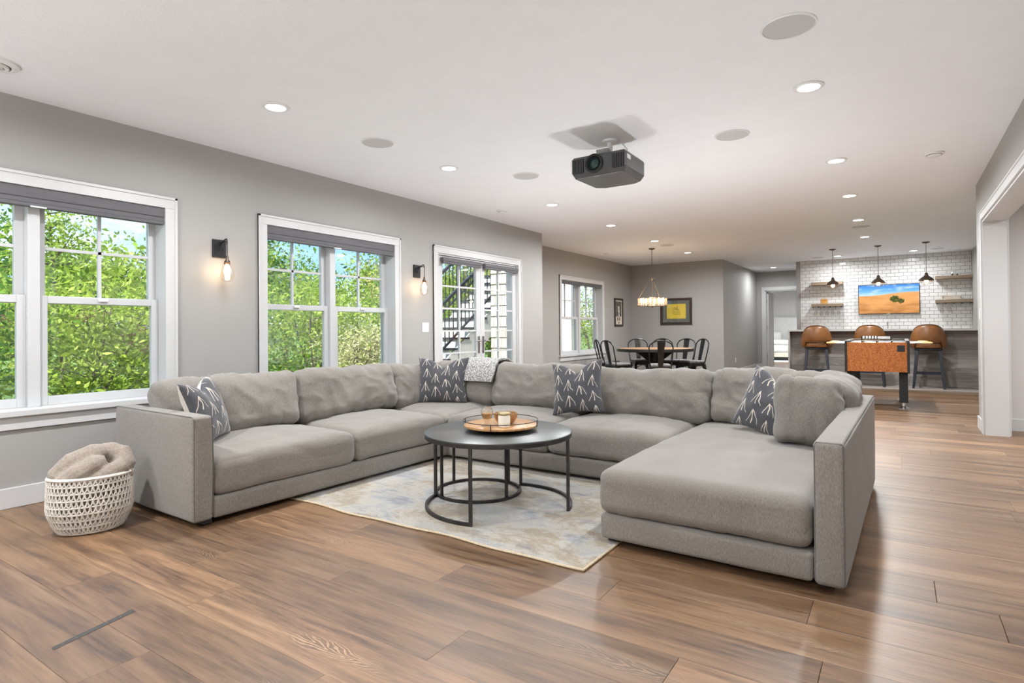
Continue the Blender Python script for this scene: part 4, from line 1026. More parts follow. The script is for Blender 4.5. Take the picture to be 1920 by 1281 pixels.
# television ---------------------------------------------------------------
def tvmat():
    m, nt, b, o = newmat('desert_picture'); nt.nodes.remove(b)
    sep = _n(nt, 'ShaderNodeSeparateXYZ'); L(nt, coords(nt), sep.inputs[0]); x, z = sep.outputs[0], sep.outputs[2]
    sky = ramp(nt, math_(nt, 'MULTIPLY_ADD', z, 3.2, -.1), [(0, (.55, .70, .82)), (.5, (.13, .36, .72)), (1, (.03, .17, .50))])
    nz = _n(nt, 'ShaderNodeTexNoise', i_Scale=3.0, i_Detail=5.0); L(nt, coords(nt, (1, 1, 3.5)), nz.inputs['Vector'])
    sky = mix(nt, ramp(nt, nz.outputs['Fac'], [(.5, (0,)*3), (.72, (.6,)*3)]), sky, (.72, .8, .88))
    n2 = _n(nt, 'ShaderNodeTexNoise', i_Scale=3.2, i_Detail=3.0); L(nt, coords(nt, (.8, 1, 3)), n2.inputs['Vector'])
    sand = ramp(nt, math_(nt, 'ADD', math_(nt, 'MULTIPLY', n2.outputs['Fac'], .6), math_(nt, 'MULTIPLY', z, .5)), [(.08, (.36, .155, .05)), (.3, (.62, .30, .11)), (.5, (.70, .36, .14))])
    hor = math_(nt, 'ADD', math_(nt, 'MULTIPLY_ADD', x, .06, .115), math_(nt, 'MULTIPLY', math_(nt, 'SINE', math_(nt, 'MULTIPLY', x, 6.0)), .012))
    col = mix(nt, math_(nt, 'GREATER_THAN', z, hor), sand, sky)
    n3 = _n(nt, 'ShaderNodeTexNoise', i_Scale=38.0, i_Detail=3.0); L(nt, coords(nt, (1, 1, .6)), n3.inputs['Vector'])
    def blob(cx, cz, rx, rz):
        dx = math_(nt, 'DIVIDE', math_(nt, 'SUBTRACT', x, cx), rx); dz = math_(nt, 'DIVIDE', math_(nt, 'SUBTRACT', z, cz), rz)
        return math_(nt, 'SUBTRACT', 1.0, math_(nt, 'ADD', math_(nt, 'MULTIPLY', dx, dx), math_(nt, 'MULTIPLY', dz, dz)))
    bsh = math_(nt, 'MAXIMUM', blob(.12, .0, .105, .085), blob(.235, -.05, .075, .06))
    msk = math_(nt, 'GREATER_THAN', math_(nt, 'ADD', bsh, math_(nt, 'MULTIPLY', math_(nt, 'SUBTRACT', n3.outputs['Fac'], .5), 2.2)), .25)
    bc = ramp(nt, n3.outputs['Fac'], [(.35, (.02, .03, .008)), (.7, (.16, .15, .045))])
    col = mix(nt, msk, col, bc)
    em = _n(nt, 'ShaderNodeEmission', i_Strength=.95); L(nt, col, em.inputs[0]); L(nt, em.outputs[0], o.inputs[0]); return m
def tv():
    e = T(E('television', (-.178, YT-.06, 1.768)), 'wide television showing a desert dune, on the tiled bar wall', 'television')
    MB().box(-.577, .577, 0, .035, -.332, .332).build('housing', M['blackm'], e, bevel=.004)
    B(-.566, .566, -.001, .0005, -.318, .322).build('screen', tvmat(), e)
    B(-.03, .03, -.003, 0, -.331, -.322).build('logo_bar', M['chrome'], e)
    MB().box(-.2, .2, .035, .059, -.15, .15).build('wall_mount', M['black'], e)
tv()

# shelves -------------------------------------------------------------------
def wine_glass(x, y, z, lb, grp):
    o = MB().lathe([(.001, 0), (.032, 0), (.032, -.002), (.005, -.006), (.0035, -.012), (.0035, -.075), (.010, -.085), (.030, -.105), (.037, -.135), (.034, -.175), (.030, -.19), (.0292, -.19), (.033, -.175), (.0355, -.135), (.028, -.107), (.001, -.09)], 18).build('wine_glass', M['clear'], None, (x, y, z))
    return T(o, lb, 'glass', grp)
def shelf(x0, x1, z0, z1, lb, rack=0, side=''):
    d = .24; e = T(E('floating_shelf', ((x0+x1)/2, YT, z0)), lb, 'shelf', 'floating wooden shelves by the television'); w = (x1-x0)/2; h = z1-z0
    MB().box(-w, w, -d, -.001, 0, h).build('shelf_board', M['shelf'], e, bevel=.003)
    if rack:
        for k in range(rack+1):
            xx = -w+.03+(2*w-.06)*k/rack; MB().box(xx-.014, xx+.014, -d+.02, -.02, -.022, -.017).box(xx-.003, xx+.003, -d+.02, -.02, -.017, 0).build('rack_rail', M['black'], e)
        for k in range(rack):
            if side == 'right' and k > 1: continue
            xx = (x0+x1)/2-w+.03+(2*w-.06)*(k+.5)/rack
            wine_glass(xx, YT-d+.08, z0-.0145, '%s hanging wine glass from the left under the lower %s shelf' % (ORD[k], side), 'stemware under the lower shelves')
shelf(-1.705, -1.055, 2.14, 2.205, 'upper wooden shelf left of the television, behind a pendant')
shelf(-1.705, -1.055, 1.635, 1.70, 'lower wooden shelf left of the television with hanging glasses', 5, 'left')
shelf(.675, XB-.002, 2.155, 2.22, 'upper wooden shelf right of the television')
shelf(.675, XB-.002, 1.65, 1.715, 'lower wooden shelf right of the television with stacked books', 4, 'right')
def small():
    e = T(E('wooden_box', (-1.44, YT-.14, 1.70)), 'small amber wooden box on the lower left shelf', 'box')
    MB().box(-.065, .065, -.05, .05, 0, .085).build('body', M['gold'], e, bevel=.004); MB().box(-.07, .07, -.055, .055, .085, .112).build('lid', M['gold'], e, bevel=.004)
    cols = ((.70, .62, .5), (.42, .22, .08), (.76, .72, .66), (.36, .18, .06), (.72, .66, .56))
    for k, c in enumerate(cols):
        z = 1.715+.0185*k; wq = .16-.012*(k % 3)
        e = T(E('book', (.95, YT-.13, z)), ORD[k]+' book from the bottom of the stack on the lower right shelf', 'book', 'books stacked on the lower right shelf')
        MB().box(-wq, wq, -.09, .09, .0, .0035).box(-wq, wq, -.09, .09, .0145, .018).box(-wq, wq, .086, .09, .0035, .0145).build('cover', pm('cover_%d' % k, c, .6), e); B(-wq+.004, wq-.004, -.086, .086, .0035, .0145).build('pages', pm('paper_%d' % k, (.78, .75, .68), .8), e)
    e = T(E('ornament', (1.01, YT-.12, 2.22)), 'small silver and black wheeled ornament on the upper right shelf', 'ornament')
    MB().box(-.06, .055, -.02, .02, .02, .045).build('chassis', M['chrome'], e, bevel=.004)
    MB().tube([(-.055, 0, .045), (-.04, 0, .085), (.03, 0, .09), (.06, 0, .05), (.075, 0, .07)], .006, 8).build('handle_bar', M['chrome'], e)
    for x in (-.045, .04):
        MB().lathe([(.004, -.012), (.018, -.01), (.019, 0), (.018, .01), (.004, .012)], 18).xf(Matrix.Translation((x, -.026, .0195)) @ Matrix.Rotation(PI/2, 4, 'X')).build('wheel', M['blackm'], e)
small()

# pendants over the bar -----------------------------------------------------
def pendant(x, y, lb):
    e = T(E('pendant_lamp', (x, y, CEIL)), lb, 'pendant lamp', 'dark metal pendants over the bar')
    MB().lathe([(.001, -.001), (.065, -.001), (.065, -.008), (.05, -.018), (.014, -.028), (.001, -.03)], 28).build('canopy', M['bronze'], e)
    MB().tube([(0, 0, -.028), (0, 0, -.575)], .0045, 6).build('cord', M['black'], e)
    MB().lathe([(.006, -.575), (.018, -.58), (.026, -.592), (.03, -.625), (.04, -.635), (.04, -.65), (.001, -.65)], 24).build('cap', M['bronze'], e)
    MB().lathe([(.038, -.642), (.062, -.655), (.098, -.685), (.118, -.715), (.124, -.732), (.120, -.734), (.114, -.717), (.094, -.689), (.06, -.661), (.036, -.648)], 36).build('shade', M['bronze'], e)
    MB().lathe([(.112, -.73), (.104, -.765), (.080, -.795), (.045, -.812), (.001, -.816)], 32).build('glass_bowl', M['clear'], e)
    MB().lathe([(.014, -.648), (.016, -.69), (.03, -.72), (.034, -.745), (.024, -.77), (.001, -.78)], 20).build('bulb', M['bulb'], e)
    lamp('pendant_light', 'POINT', (0, 0, -.755), 7, (1, .78, .5), e, shadow_soft_size=.03)
pendant(-1.10, 13.5, 'bar pendant on the left, in front of the upper left shelf'); pendant(-.315, 13.47, 'middle bar pendant in front of the television'); pendant(.451, 13.44, 'bar pendant on the right, beside the right shelves')

# games table ---------------------------------------------------------------
def foos():
    X0, Y0 = -.262, 10.42; e = T(E('foosball_table', (X0, Y0, 0)), 'foosball table with orange burl end panel and black legs before the bar', 'games table')
    hw, hl = .39, .72; z0, z1 = .515, .945
    MB().box(-hw+.03, hw-.03, -hl, -hl+.03, z0, z1-.015).build('end_panel', M['burl'], e, bevel=.002); MB().box(-hw+.03, hw-.03, hl-.03, hl, z0, z1-.015).build('end_panel', M['burl'], e, bevel=.002)
    for s_ in (-1, 1):
        MB().box(*sorted((s_*(hw-.03), s_*hw)), -hl-.012, hl+.012, z0-.015, z1).build('side_panel', M['blackm'], e, bevel=.003)
    MB().box(-hw, hw, -hl-.006, -hl+.05, z1, z1+.012).box(-hw, hw, hl-.05, hl+.006, z1, z1+.012).box(-hw, -hw+.05, -hl+.05, hl-.05, z1, z1+.012).box(hw-.05, hw, -hl+.05, hl-.05, z1, z1+.012).build('top_rail', pm('grey_rail', (.14, .14, .14), .3), e, bevel=.003)
    MB().box(-hw+.03, hw-.03, -hl+.03, hl-.03, .83, .84).build('playfield', pm('green_field', (.05, .16, .06), .5), e)
    B(hw-.145, hw-.055, -hl-.004, -hl, z1-.145, z1-.055).build('coin_plate', M['blackm'], e, bevel=.001)
    for sx_ in (-1, 1):
        for sy_ in (-1, 1):
            cx, cy = sx_*(hw-.075), sy_*(hl-.11)
            MB().box(cx-.052, cx+.052, cy-.03, cy+.03, .085, z0).build('leg', M['blackm'], e, bevel=.003)
            MB().lathe([(.001, .0), (.082, .0), (.082, .008), (.05, .022), (.022, .045), (.02, .086), (.001, .086)], 24, (cx, cy, 0)).build('leveller', M['chrome'], e)
    yel = pm('pale_wood_grip', (.72, .50, .22), .45)
    for k in range(8):
        y = -hl+.18+k*(2*hl-.36)/7; side = 1 if k % 2 else -1; off = (.0, .05, -.03, .04, .02, -.04, .03, 0)[k]
        rod = MB().tube([(-hw-.20+off*.5 if side < 0 else -hw-.05, y, .915), (hw+.05 if side < 0 else hw+.20+off*.5, y, .915)], .008, 8).build('rod', M['chrome'], e)
        xe = side*(hw+.12+off*.5)
        MB().lathe([(.010, 0), (.015, .01), (.0165, .05), (.015, .10), (.012, .125), (.001, .128)], 12).xf(Matrix.Translation((xe, y, .915)) @ Matrix.Rotation(side*PI/2, 4, 'Y')).build('grip', yel, rod)
        for q in (-.18, 0, .18): MB().box(q-.012, q+.012, y-.01, y+.01, .855, .94).build('player', M['blackm'] if side < 0 else yel, rod)
    # bead counters at the near end
    for y, z in ((-hl+.03, z1+.045), (-hl+.055, z1+.06)):
        c = MB().tube([(-.17, y, z), (.17, y, z)], .0045, 6).build('score_rod', M['chrome'], e)
        for k in range(10):
            x = -.15+.018*k; MB().lathe([(.004, -.007), (.012, -.005), (.013, 0), (.012, .005), (.004, .007)], 12).xf(Matrix.Translation((x, y, z)) @ Matrix.Rotation(PI/2, 4, 'Y')).build('score_bead', M['blackm'] if k % 2 else M['white'], c)
    for x in (-.175, .175): MB().box(x-.008, x+.008, -hl+.015, -hl+.07, z1+.012, z1+.075).build('score_bracket', M['black'], e)
foos()

# ================================================================== DINING CORNER
DC = (-4.07, 11.30)
def dining_table():
    e = T(E('dining_table', (*DC, 0)), 'round dining table with wood top and black metal edge', 'dining table')
    MB().lathe([(0, .76), (.735, .76), (.735, .74), (0, .74)], 72).build('table_top', M['tablewood'], e)
    MB().lathe([(.735, .755), (.75, .757), (.752, .75), (.752, .705), (.745, .70), (.735, .70), (.735, .755)], 72).build('edge_band', M['black'], e)
    MB().lathe([(0, .03), (.11, .03), (.10, .08), (.085, .2), (.085, .6), (.12, .70), (.3, .739), (0, .739)], 32).build('pedestal', M['black'], e)
    for k in range(4):
        a = math.radians(45+90*k+20); c, s_ = math.cos(a), math.sin(a)
        MB().bar((.08*c, .08*s_, .10), (.42*c, .42*s_, .025), .07, .045).build('foot', M['black'], e, bevel=.004)
        MB().prism([(.08, .45), (.5, .70), (.5, .735), (.08, .735)], -.012, .012, 'y').xf(Matrix.Rotation(a, 4, 'Z')).build('bracket', M['black'], e)
dining_table()
def dchair():
    e = E('dining_chair'); ck = pm('gunmetal_chair', (.035, .034, .034), .3, metal=.75, var=.2, scale=9)
    s = rounded(.37, .37, .03, .012, 8); link('seat', s, ck, e, (0, 0, .44))
    MB().box(-.175, .175, -.18, -.17, .385, .43).box(-.175, .175, .17, .18, .385, .43).box(-.18, -.17, -.175, .175, .385, .43).box(.17, .18, -.175, .175, .385, .43).build('skirt', ck, e)
    link('seat_pad', rounded(.36, .36, .04, .018, 10, crown=.008), M['seatpad'], e, (0, 0, .474))
    for sx_ in (-1, 1):
        for sy_ in (-1, 1):
            x, y = sx_*.165, sy_*.165; X2, Y2 = sx_*.215, sy_*(.215 if sy_ > 0 else .235)
            MB().hexa([(X2-.014, Y2-.014, .001), (X2+.014, Y2-.014, .001), (X2+.014, Y2+.014, .001), (X2-.014, Y2+.014, .001)], [(x-.028, y-.028, .43), (x+.028, y-.028, .43), (x+.028, y+.028, .43), (x-.028, y+.028, .43)]).build('leg', ck, e, bevel=.004)
    # arched braces under the seat
    for sy_ in (-1, 1):
        MB().tube([(.19*math.cos(math.radians(t))*1.0, sy_*(.195), .24+.15*math.sin(math.radians(t))) for t in range(0, 181, 15)], .007, 6).build('brace', ck, e)
    # back: hoop leaning back (towards -Y) and a pressed splat
    lean = lambda z: -.17-.11*max(0, (z-.45))/.48
    hp = [(-.19, lean(.45), .45), (-.205, lean(.6), .6), (-.215, lean(.80), .80)]+[(-.215*math.cos(math.radians(t)), lean(.80+.13*math.sin(math.radians(t))), .80+.13*math.sin(math.radians(t))) for t in range(15, 180, 15)]+[(.215, lean(.80), .80), (.205, lean(.6), .6), (.19, lean(.45), .45)]
    MB().tube(hp, .0115, 8).build('back_hoop', ck, e)
    sl = MB(); zz = [.455, .57, .69, .81, .925]; ww = [.045, .050, .056, .062, .066]
    V = []; F = []
    for dy in (-.004, .004):
        for z, w in zip(zz, ww):
            for u in (-1, -.55, 0, .55, 1): V.append((u*w, lean(z)+dy-.010*(1-u*u), z))
    for s_ in (0, 25):
        for j in range(4):
            for i in range(4): k = s_+j*5+i; F.append((k, k+1, k+6, k+5))
    for j in range(4):
        for i in (0, 4): k = j*5+i; F.append((k, k+5, k+30, k+25))
    for i in range(4):
        for j in (0, 4): k = j*5+i; F.append((k, k+1, k+26, k+25))
    sl.add(V, F, True); spl = sl.build('back_splat', ck, e, sharp=60)
    MB().tube([(-.025, lean(.74)+.004-.006, .74), (-.025, lean(.83)+.004-.006, .83)]+[(-.025*math.cos(math.radians(t)), lean(.86)+.004-.008, .845+.025*math.sin(math.radians(t))) for t in range(30, 180, 30)]+[(.025, lean(.83)+.004-.006, .83), (.025, lean(.74)+.004-.006, .74)], .004, 6).build('pressed_arch', ck, spl)
    return e
c0 = dchair()
va = math.atan2(-DC[1], -DC[0])            # direction from table towards the camera
for i, (al, r, lb) in enumerate(((6, .82, 'metal dining chair on the near side of the table with its back to the camera'), (121, .86, 'metal dining chair in side view at the right end of the dining table'), (146, .92, 'metal dining chair with a shiny back plate at the far right of the table'),
        (172, .94, 'metal dining chair directly behind the near one at the far side'), (198, .92, 'metal dining chair on the far side of the table, left of the near chair'), (262, .92, 'metal dining chair nearest the dining window, seen almost edge-on'), (308, .88, 'metal dining chair at the front left of the table before the window'))):
    o = c0 if i == 0 else copy_tree(c0)
    a = va+math.radians(al)
    o.location = (DC[0]+r*math.cos(a), DC[1]+r*math.sin(a), 0); o.rotation_euler = (0, 0, a+PI/2); T(o, lb, 'chair', 'metal chairs around the dining table')

def chandelier():
    e = T(E('chandelier', (-4.05, 11.14, CEIL)), 'bronze ring chandelier with glowing candle bulbs above the dining table', 'chandelier')
    bz = pm('aged_brass', (.16, .125, .09), .4, metal=.7, var=.2)
    MB().lathe([(.001, -.001), (.065, -.001), (.065, -.008), (.045, -.02), (.012, -.032), (.001, -.034)], 28).build('canopy', M['bronze'], e)
    for k in range(13):
        z = -.05-.043*k; pts = [(.010*math.cos(t), 0, z+.026*math.sin(t)) for t in [2*PI*i/12 for i in range(12)]]
        if k % 2: pts = [(0, p[0], p[2]) for p in pts]
        MB().tube(pts, .0028, 5, closed=True).build('chain_link', M['bronze'], e)
    MB().lathe([(.001, -.58), (.02, -.585), (.035, -.60), (.035, -.61), (.015, -.63), (.001, -.64)], 20).build('hub', bz, e)
    MB().tube([(0, 0, -.60), (0, 0, -1.165)], .007, 8).build('centre_rod', bz, e)
    R = .27
    for k in range(3):
        a = math.radians(120*k+75); MB().tube([(.03*math.cos(a), .03*math.sin(a), -.605), (R*math.cos(a), R*math.sin(a), -.985)], .0055, 6).build('stay', bz, e)
    m, nt, b, o_ = newmat('mesh_shade'); nt.nodes.remove(b)
    t = _n(nt, 'ShaderNodeBsdfTransparent'); d = _n(nt, 'ShaderNodeBsdfTranslucent', i_Color=(.8, .6, .42, 1)); g = _n(nt, 'ShaderNodeBsdfDiffuse', i_Color=(.6, .45, .32, 1)); m1 = _n(nt, 'ShaderNodeMixShader', i_Fac=.5); m2 = _n(nt, 'ShaderNodeMixShader', i_Fac=.28)
    L(nt, d.outputs[0], m1.inputs[1]); L(nt, g.outputs[0], m1.inputs[2]); L(nt, t.outputs[0], m2.inputs[1]); L(nt, m1.outputs[0], m2.inputs[2]); L(nt, m2.outputs[0], o_.inputs[0])
    MB().lathe([(R+.012, -.985), (R+.012, -1.125)], 56).build('drum_shade', m, e)
    for z in (-.985, -1.128): MB().tube(arc((0,0), R+.012, 0, 350, 35, z), .005, 6, closed=True).build('shade_ring', bz, e)
    for k in range(4):
        a = math.radians(45*k); MB().tube([(-R*math.cos(a), -R*math.sin(a), -1.14), (R*math.cos(a), R*math.sin(a), -1.14)], .006, 6).build('cross_arm', bz, e)
    MB().lathe([(.001, -1.13), (.025, -1.14), (.02, -1.16), (.001, -1.18)], 16).build('finial', bz, e)
    for k in range(8):
        a = math.radians(45*k+10); x, y = .215*math.cos(a), .215*math.sin(a)
        s_ = MB().tube([(x, y, -1.14), (x, y, -1.075)], .011, 10).build('candle_sleeve', M['cream'], e)
        MB().lathe([(.008, -1.075), (.017, -1.045), (.019, -1.025), (.010, -.99), (.001, -.975)], 14, (x, y, 0)).build('bulb', M['bulb'], e)
    lamp('chandelier_light', 'POINT', (0, 0, -1.03), 5, (1, .8, .58), e, shadow_soft_size=.2)
chandelier()

# pictures ------------------------------------------------------------------
def pictures():
    fr = pm('dark_walnut_frame', (.035, .022, .018), .35, var=.3, scale=14)
    e = T(E('framed_flag', (-4.46, YD, 1.565)), 'dark framed yellow flag with a scribbled black drawing on the dining wall', 'picture'); w, h = .385, .32; t = .058
    MB().box(-w, w, -.03, -.001, h-t, h).box(-w, w, -.03, -.001, -h, -h+t).box(-w, -w+t, -.03, -.001, -h+t, h-t).box(w-t, w, -.03, -.001, -h+t, h-t).build('frame', fr, e, bevel=.004)
    B(-w+t, w-t, -.014, -.002, -h+t, h-t).build('mat_board', pm('green_grey_mat', (.10, .115, .10), .6), e)
    B(-.225, .235, -.017, -.0141, -.175, .178).build('flag', pm('yellow_cloth', (.92, .70, .01), .7, var=.04), e)
    ink = MB(); pr = random.Random(3)
    def st(pts): ink.tube([(p[0], -.0185, p[1]) for p in pts], .0035, 4)
    st([(-.07, -.04), (-.085, .0), (-.07, .04), (-.03, .055), (.01, .06), (.05, .05), (.08, .015), (.085, -.03), (.09, -.07)]); st([(-.07, -.04), (-.045, -.07), (.0, -.075), (.03, -.06), (.06, -.08), (.10, -.085)])
    st([(-.06, .075), (-.03, .09), (.0, .072), (.03, .09), (.05, .07)]); st([(-.03, .03), (-.01, .06), (.0, .03), (.02, .055), (.045, .02)]); st([(.03, -.01), (.045, -.04), (.07, -.02)]); st([(.03, .09), (.04, .115)]); st([(-.05, .0), (-.02, -.03), (.0, -.01)])
    ink.build('drawing', M['blackm'], e)
    B(-w+t, w-t, -.0225, -.021, -h+t, h-t).build('glazing', M['clear'], e)
    e = T(E('framed_photograph', (XD, 13.04, 1.55)), 'tall narrow dark framed black and white photograph beside the dining window', 'picture'); w, h, t = .245, .335, .045
    MB().box(.001, .03, -w, w, h-t, h).box(.001, .03, -w, w, -h, -h+t).box(.001, .03, -w, -w+t, -h+t, h-t).box(.001, .03, w-t, w, -h+t, h-t).build('frame', fr, e, bevel=.004)
    B(.002, .012, -w+t, w-t, -h+t, h-t).build('mat_board', pm('cream_mat', (.66, .60, .5), .7), e)
    B(.0121, .014, -w+t+.04, w-t-.04, -.10, h-t-.03).build('photo', pm('photo_grey', (.11, .10, .09), .5, var=.7, scale=22), e)
    fg = MB(); P_ = [(-.02, -.09), (.0, -.02), (-.035, .03), (-.03, .09), (-.06, .13), (-.045, .15), (-.01, .12), (.01, .15), (.045, .13), (.03, .08), (.045, .02), (.03, -.04), (.055, -.09)]
    fg.prism([(p[0], p[1]) for p in P_], .0141, .0155, 'x'); fg.build('figure', pm('pale_figure', (.7, .66, .6), .6), e)
    for y in (-.055, .055): B(.0121, .0135, y-.04, y+.04, -.20, -.12).build('small_print', pm('sepia_print', (.22, .19, .16), .6, var=.4, scale=30), e)
    B(.0121, .0135, -.05, .05, -.27, -.225).build('caption_plate', pm('caption', (.30, .25, .2), .6, var=.5, scale=50), e)
pictures()

# ================================================================== BEDROOM BEYOND THE DOOR
def bedroom():
    e = T(E('bed', (-3.55, 22.1, 0)), 'white bed with tufted upholstered headboard seen through the bedroom door', 'bed')
    hb = M['duvet']
    MB().box(-1.0, 1.0, 2.02, 2.12, .1, 1.55).build('headboard', hb, e, bevel=.03)
    for r in range(5):
        for k in range(9): MB().lathe([(.001, .012), (.018, .008), (.02, 0), (.001, 0)], 10).xf(Matrix.Translation((-.85+.21*k+(.1 if r % 2 else 0), 2.018, .62+.2*r)) @ Matrix.Rotation(PI/2, 4, 'X')).build('tuft_button', M['cream'], e)
    link('mattress', rounded(1.85, 2.0, .28, .08, 8), hb, e, (0, 1.0, .42)); MB().box(-.93, .93, .02, 2.0, .12, .28).build('bed_frame', M['cream'], e, bevel=.01)
    link('duvet', rounded(1.98, 1.55, .14, .06, 10, crown=.04, wr=.02, fr=4), hb, e, (0, .78, .60))
    for x in (-.45, .45): link('bed_pillow', rounded(.7, .28, .45, .11, 8, bulge=.02), hb, e, (x, 1.80, .78), (-.3, 0, 0))
    MB().box(-.9, .9, .02, .1, .0, .12).box(-.9, .9, 1.9, 1.98, 0, .12).build('bed_foot', M['blackm'], e)
    T(B(-4.7, -2.2, 21.0, 24.0, .0005, .012).build('bedroom_rug', pm('pale_rug', (.7, .69, .67), .95)), 'pale rug under the bed in the far bedroom', 'rug')
bedroom()

# ================================================================== OUTSIDE
def outside():
    n = 40; V = []; F = []
    for j in range(n+1):
        for i in range(n+1):
            x = -5.05-55*(i/n)**1.6; y = -25+75*j/n
            z = -.14+.9*max(0, min(1, (-x-12)/10))**2*1.6+.12*noise.noise(Vector((x*.3, y*.3, 0)))*min(1, max(0, (-x-7)/3))
            V.append((x, y, z))
    for j in range(n):
        for i in range(n): k = j*(n+1)+i; F.append((k, k+1, k+n+2, k+n+1))
    mb = MB(); mb.add(V, F, True); S(mb.build('ground', M['lawn']), 'green slope outside the windows')
    S(B(-8.2, XL-TH, 4.6, 13.2, -.2, -.10).build('patio', M['concrete']), 'pale concrete patio outside the glazed door')
outside()

def leafmesh(name, C, size, seed, mat):
    r = np.random.default_rng(seed); n = len(C)
    d = r.normal(size=(n, 3)); d /= np.linalg.norm(d, axis=1)[:, None]; e = r.normal(size=(n, 3)); e -= (e*d).sum(1)[:, None]*d; e /= np.linalg.norm(e, axis=1)[:, None]
    s = size*(.65+.7*r.random(n))[:, None]
    nn = np.cross(d, e)
    v = np.stack([C-d*s, C+e*s*.45+nn*s*.12, C+d*s, C-e*s*.45+nn*s*.12], 1).reshape(-1, 3)
    me = bpy.data.meshes.new(name); me.vertices.add(4*n); me.vertices.foreach_set('co', v.ravel().astype(np.float32))
    me.loops.add(4*n); me.loops.foreach_set('vertex_index', np.arange(4*n, dtype=np.int32)); me.polygons.add(n); me.polygons.foreach_set('loop_start', np.arange(0, 4*n, 4, dtype=np.int32)); me.polygons.foreach_set('loop_total', np.full(n, 4, dtype=np.int32))
    me.update(); me.validate(); me.materials.append(mat); return me
def plant(name, label, loc, h, cr, nl, size, mat, seed, cat='tree', trunk=.06, low=.35, nb=14, group='trees and shrubs outside the windows'):
    rr = random.Random(seed); e = T(E(name, loc), label, cat, group); wood_ = MB(); pts = []
    stems = 1 if cat == 'tree' else 5
    for s_ in range(stems):
        lx, ly = (rr.uniform(-.1, .1)*h, rr.uniform(-.1, .1)*h) if stems == 1 else (rr.uniform(-.6, .6)*cr, rr.uniform(-.6, .6)*cr)
        top = (lx, ly, h*.86); st = [(0 if stems == 1 else lx*.2, 0 if stems == 1 else ly*.2, 0), (lx*.35, ly*.35, h*.3), (lx*.7, ly*.75, h*.6), top]
        wood_.tube(st, [trunk, trunk*.8, trunk*.5, trunk*.15], 6)
        for b in range(nb//stems+1):
            t = rr.uniform(low, .95); base = Vector((lx*t, ly*t, h*.86*t)); a = rr.uniform(0, 2*PI); ln = cr*rr.uniform(.55, 1.0)*(1.15-.55*t)
            tip = base+Vector((ln*math.cos(a), ln*math.sin(a), ln*rr.uniform(.1, .75))); mid = (base+tip)/2+Vector((0, 0, -.06*ln))
            wood_.tube([base, mid, tip], [trunk*.3, trunk*.18, trunk*.06], 4)
            for k in range(5): pts.append(base.lerp(tip, .3+.175*k))
        pts.append(Vector(top))
    wood_.build('branches' if cat != 'tree' else 'trunk', M['bark'], e)
    P_ = np.array([tuple(p) for p in pts]); r = np.random.default_rng(seed+99)
    C = P_[r.integers(0, len(P_), nl)]+r.normal(size=(nl, 3))*np.array([cr*.24, cr*.24, cr*.2]); C[:, 2] = np.maximum(C[:, 2], .05)
    f = link('foliage', leafmesh('foliage', C, size, seed, mat), None, e); f['kind'] = 'stuff'
    return e
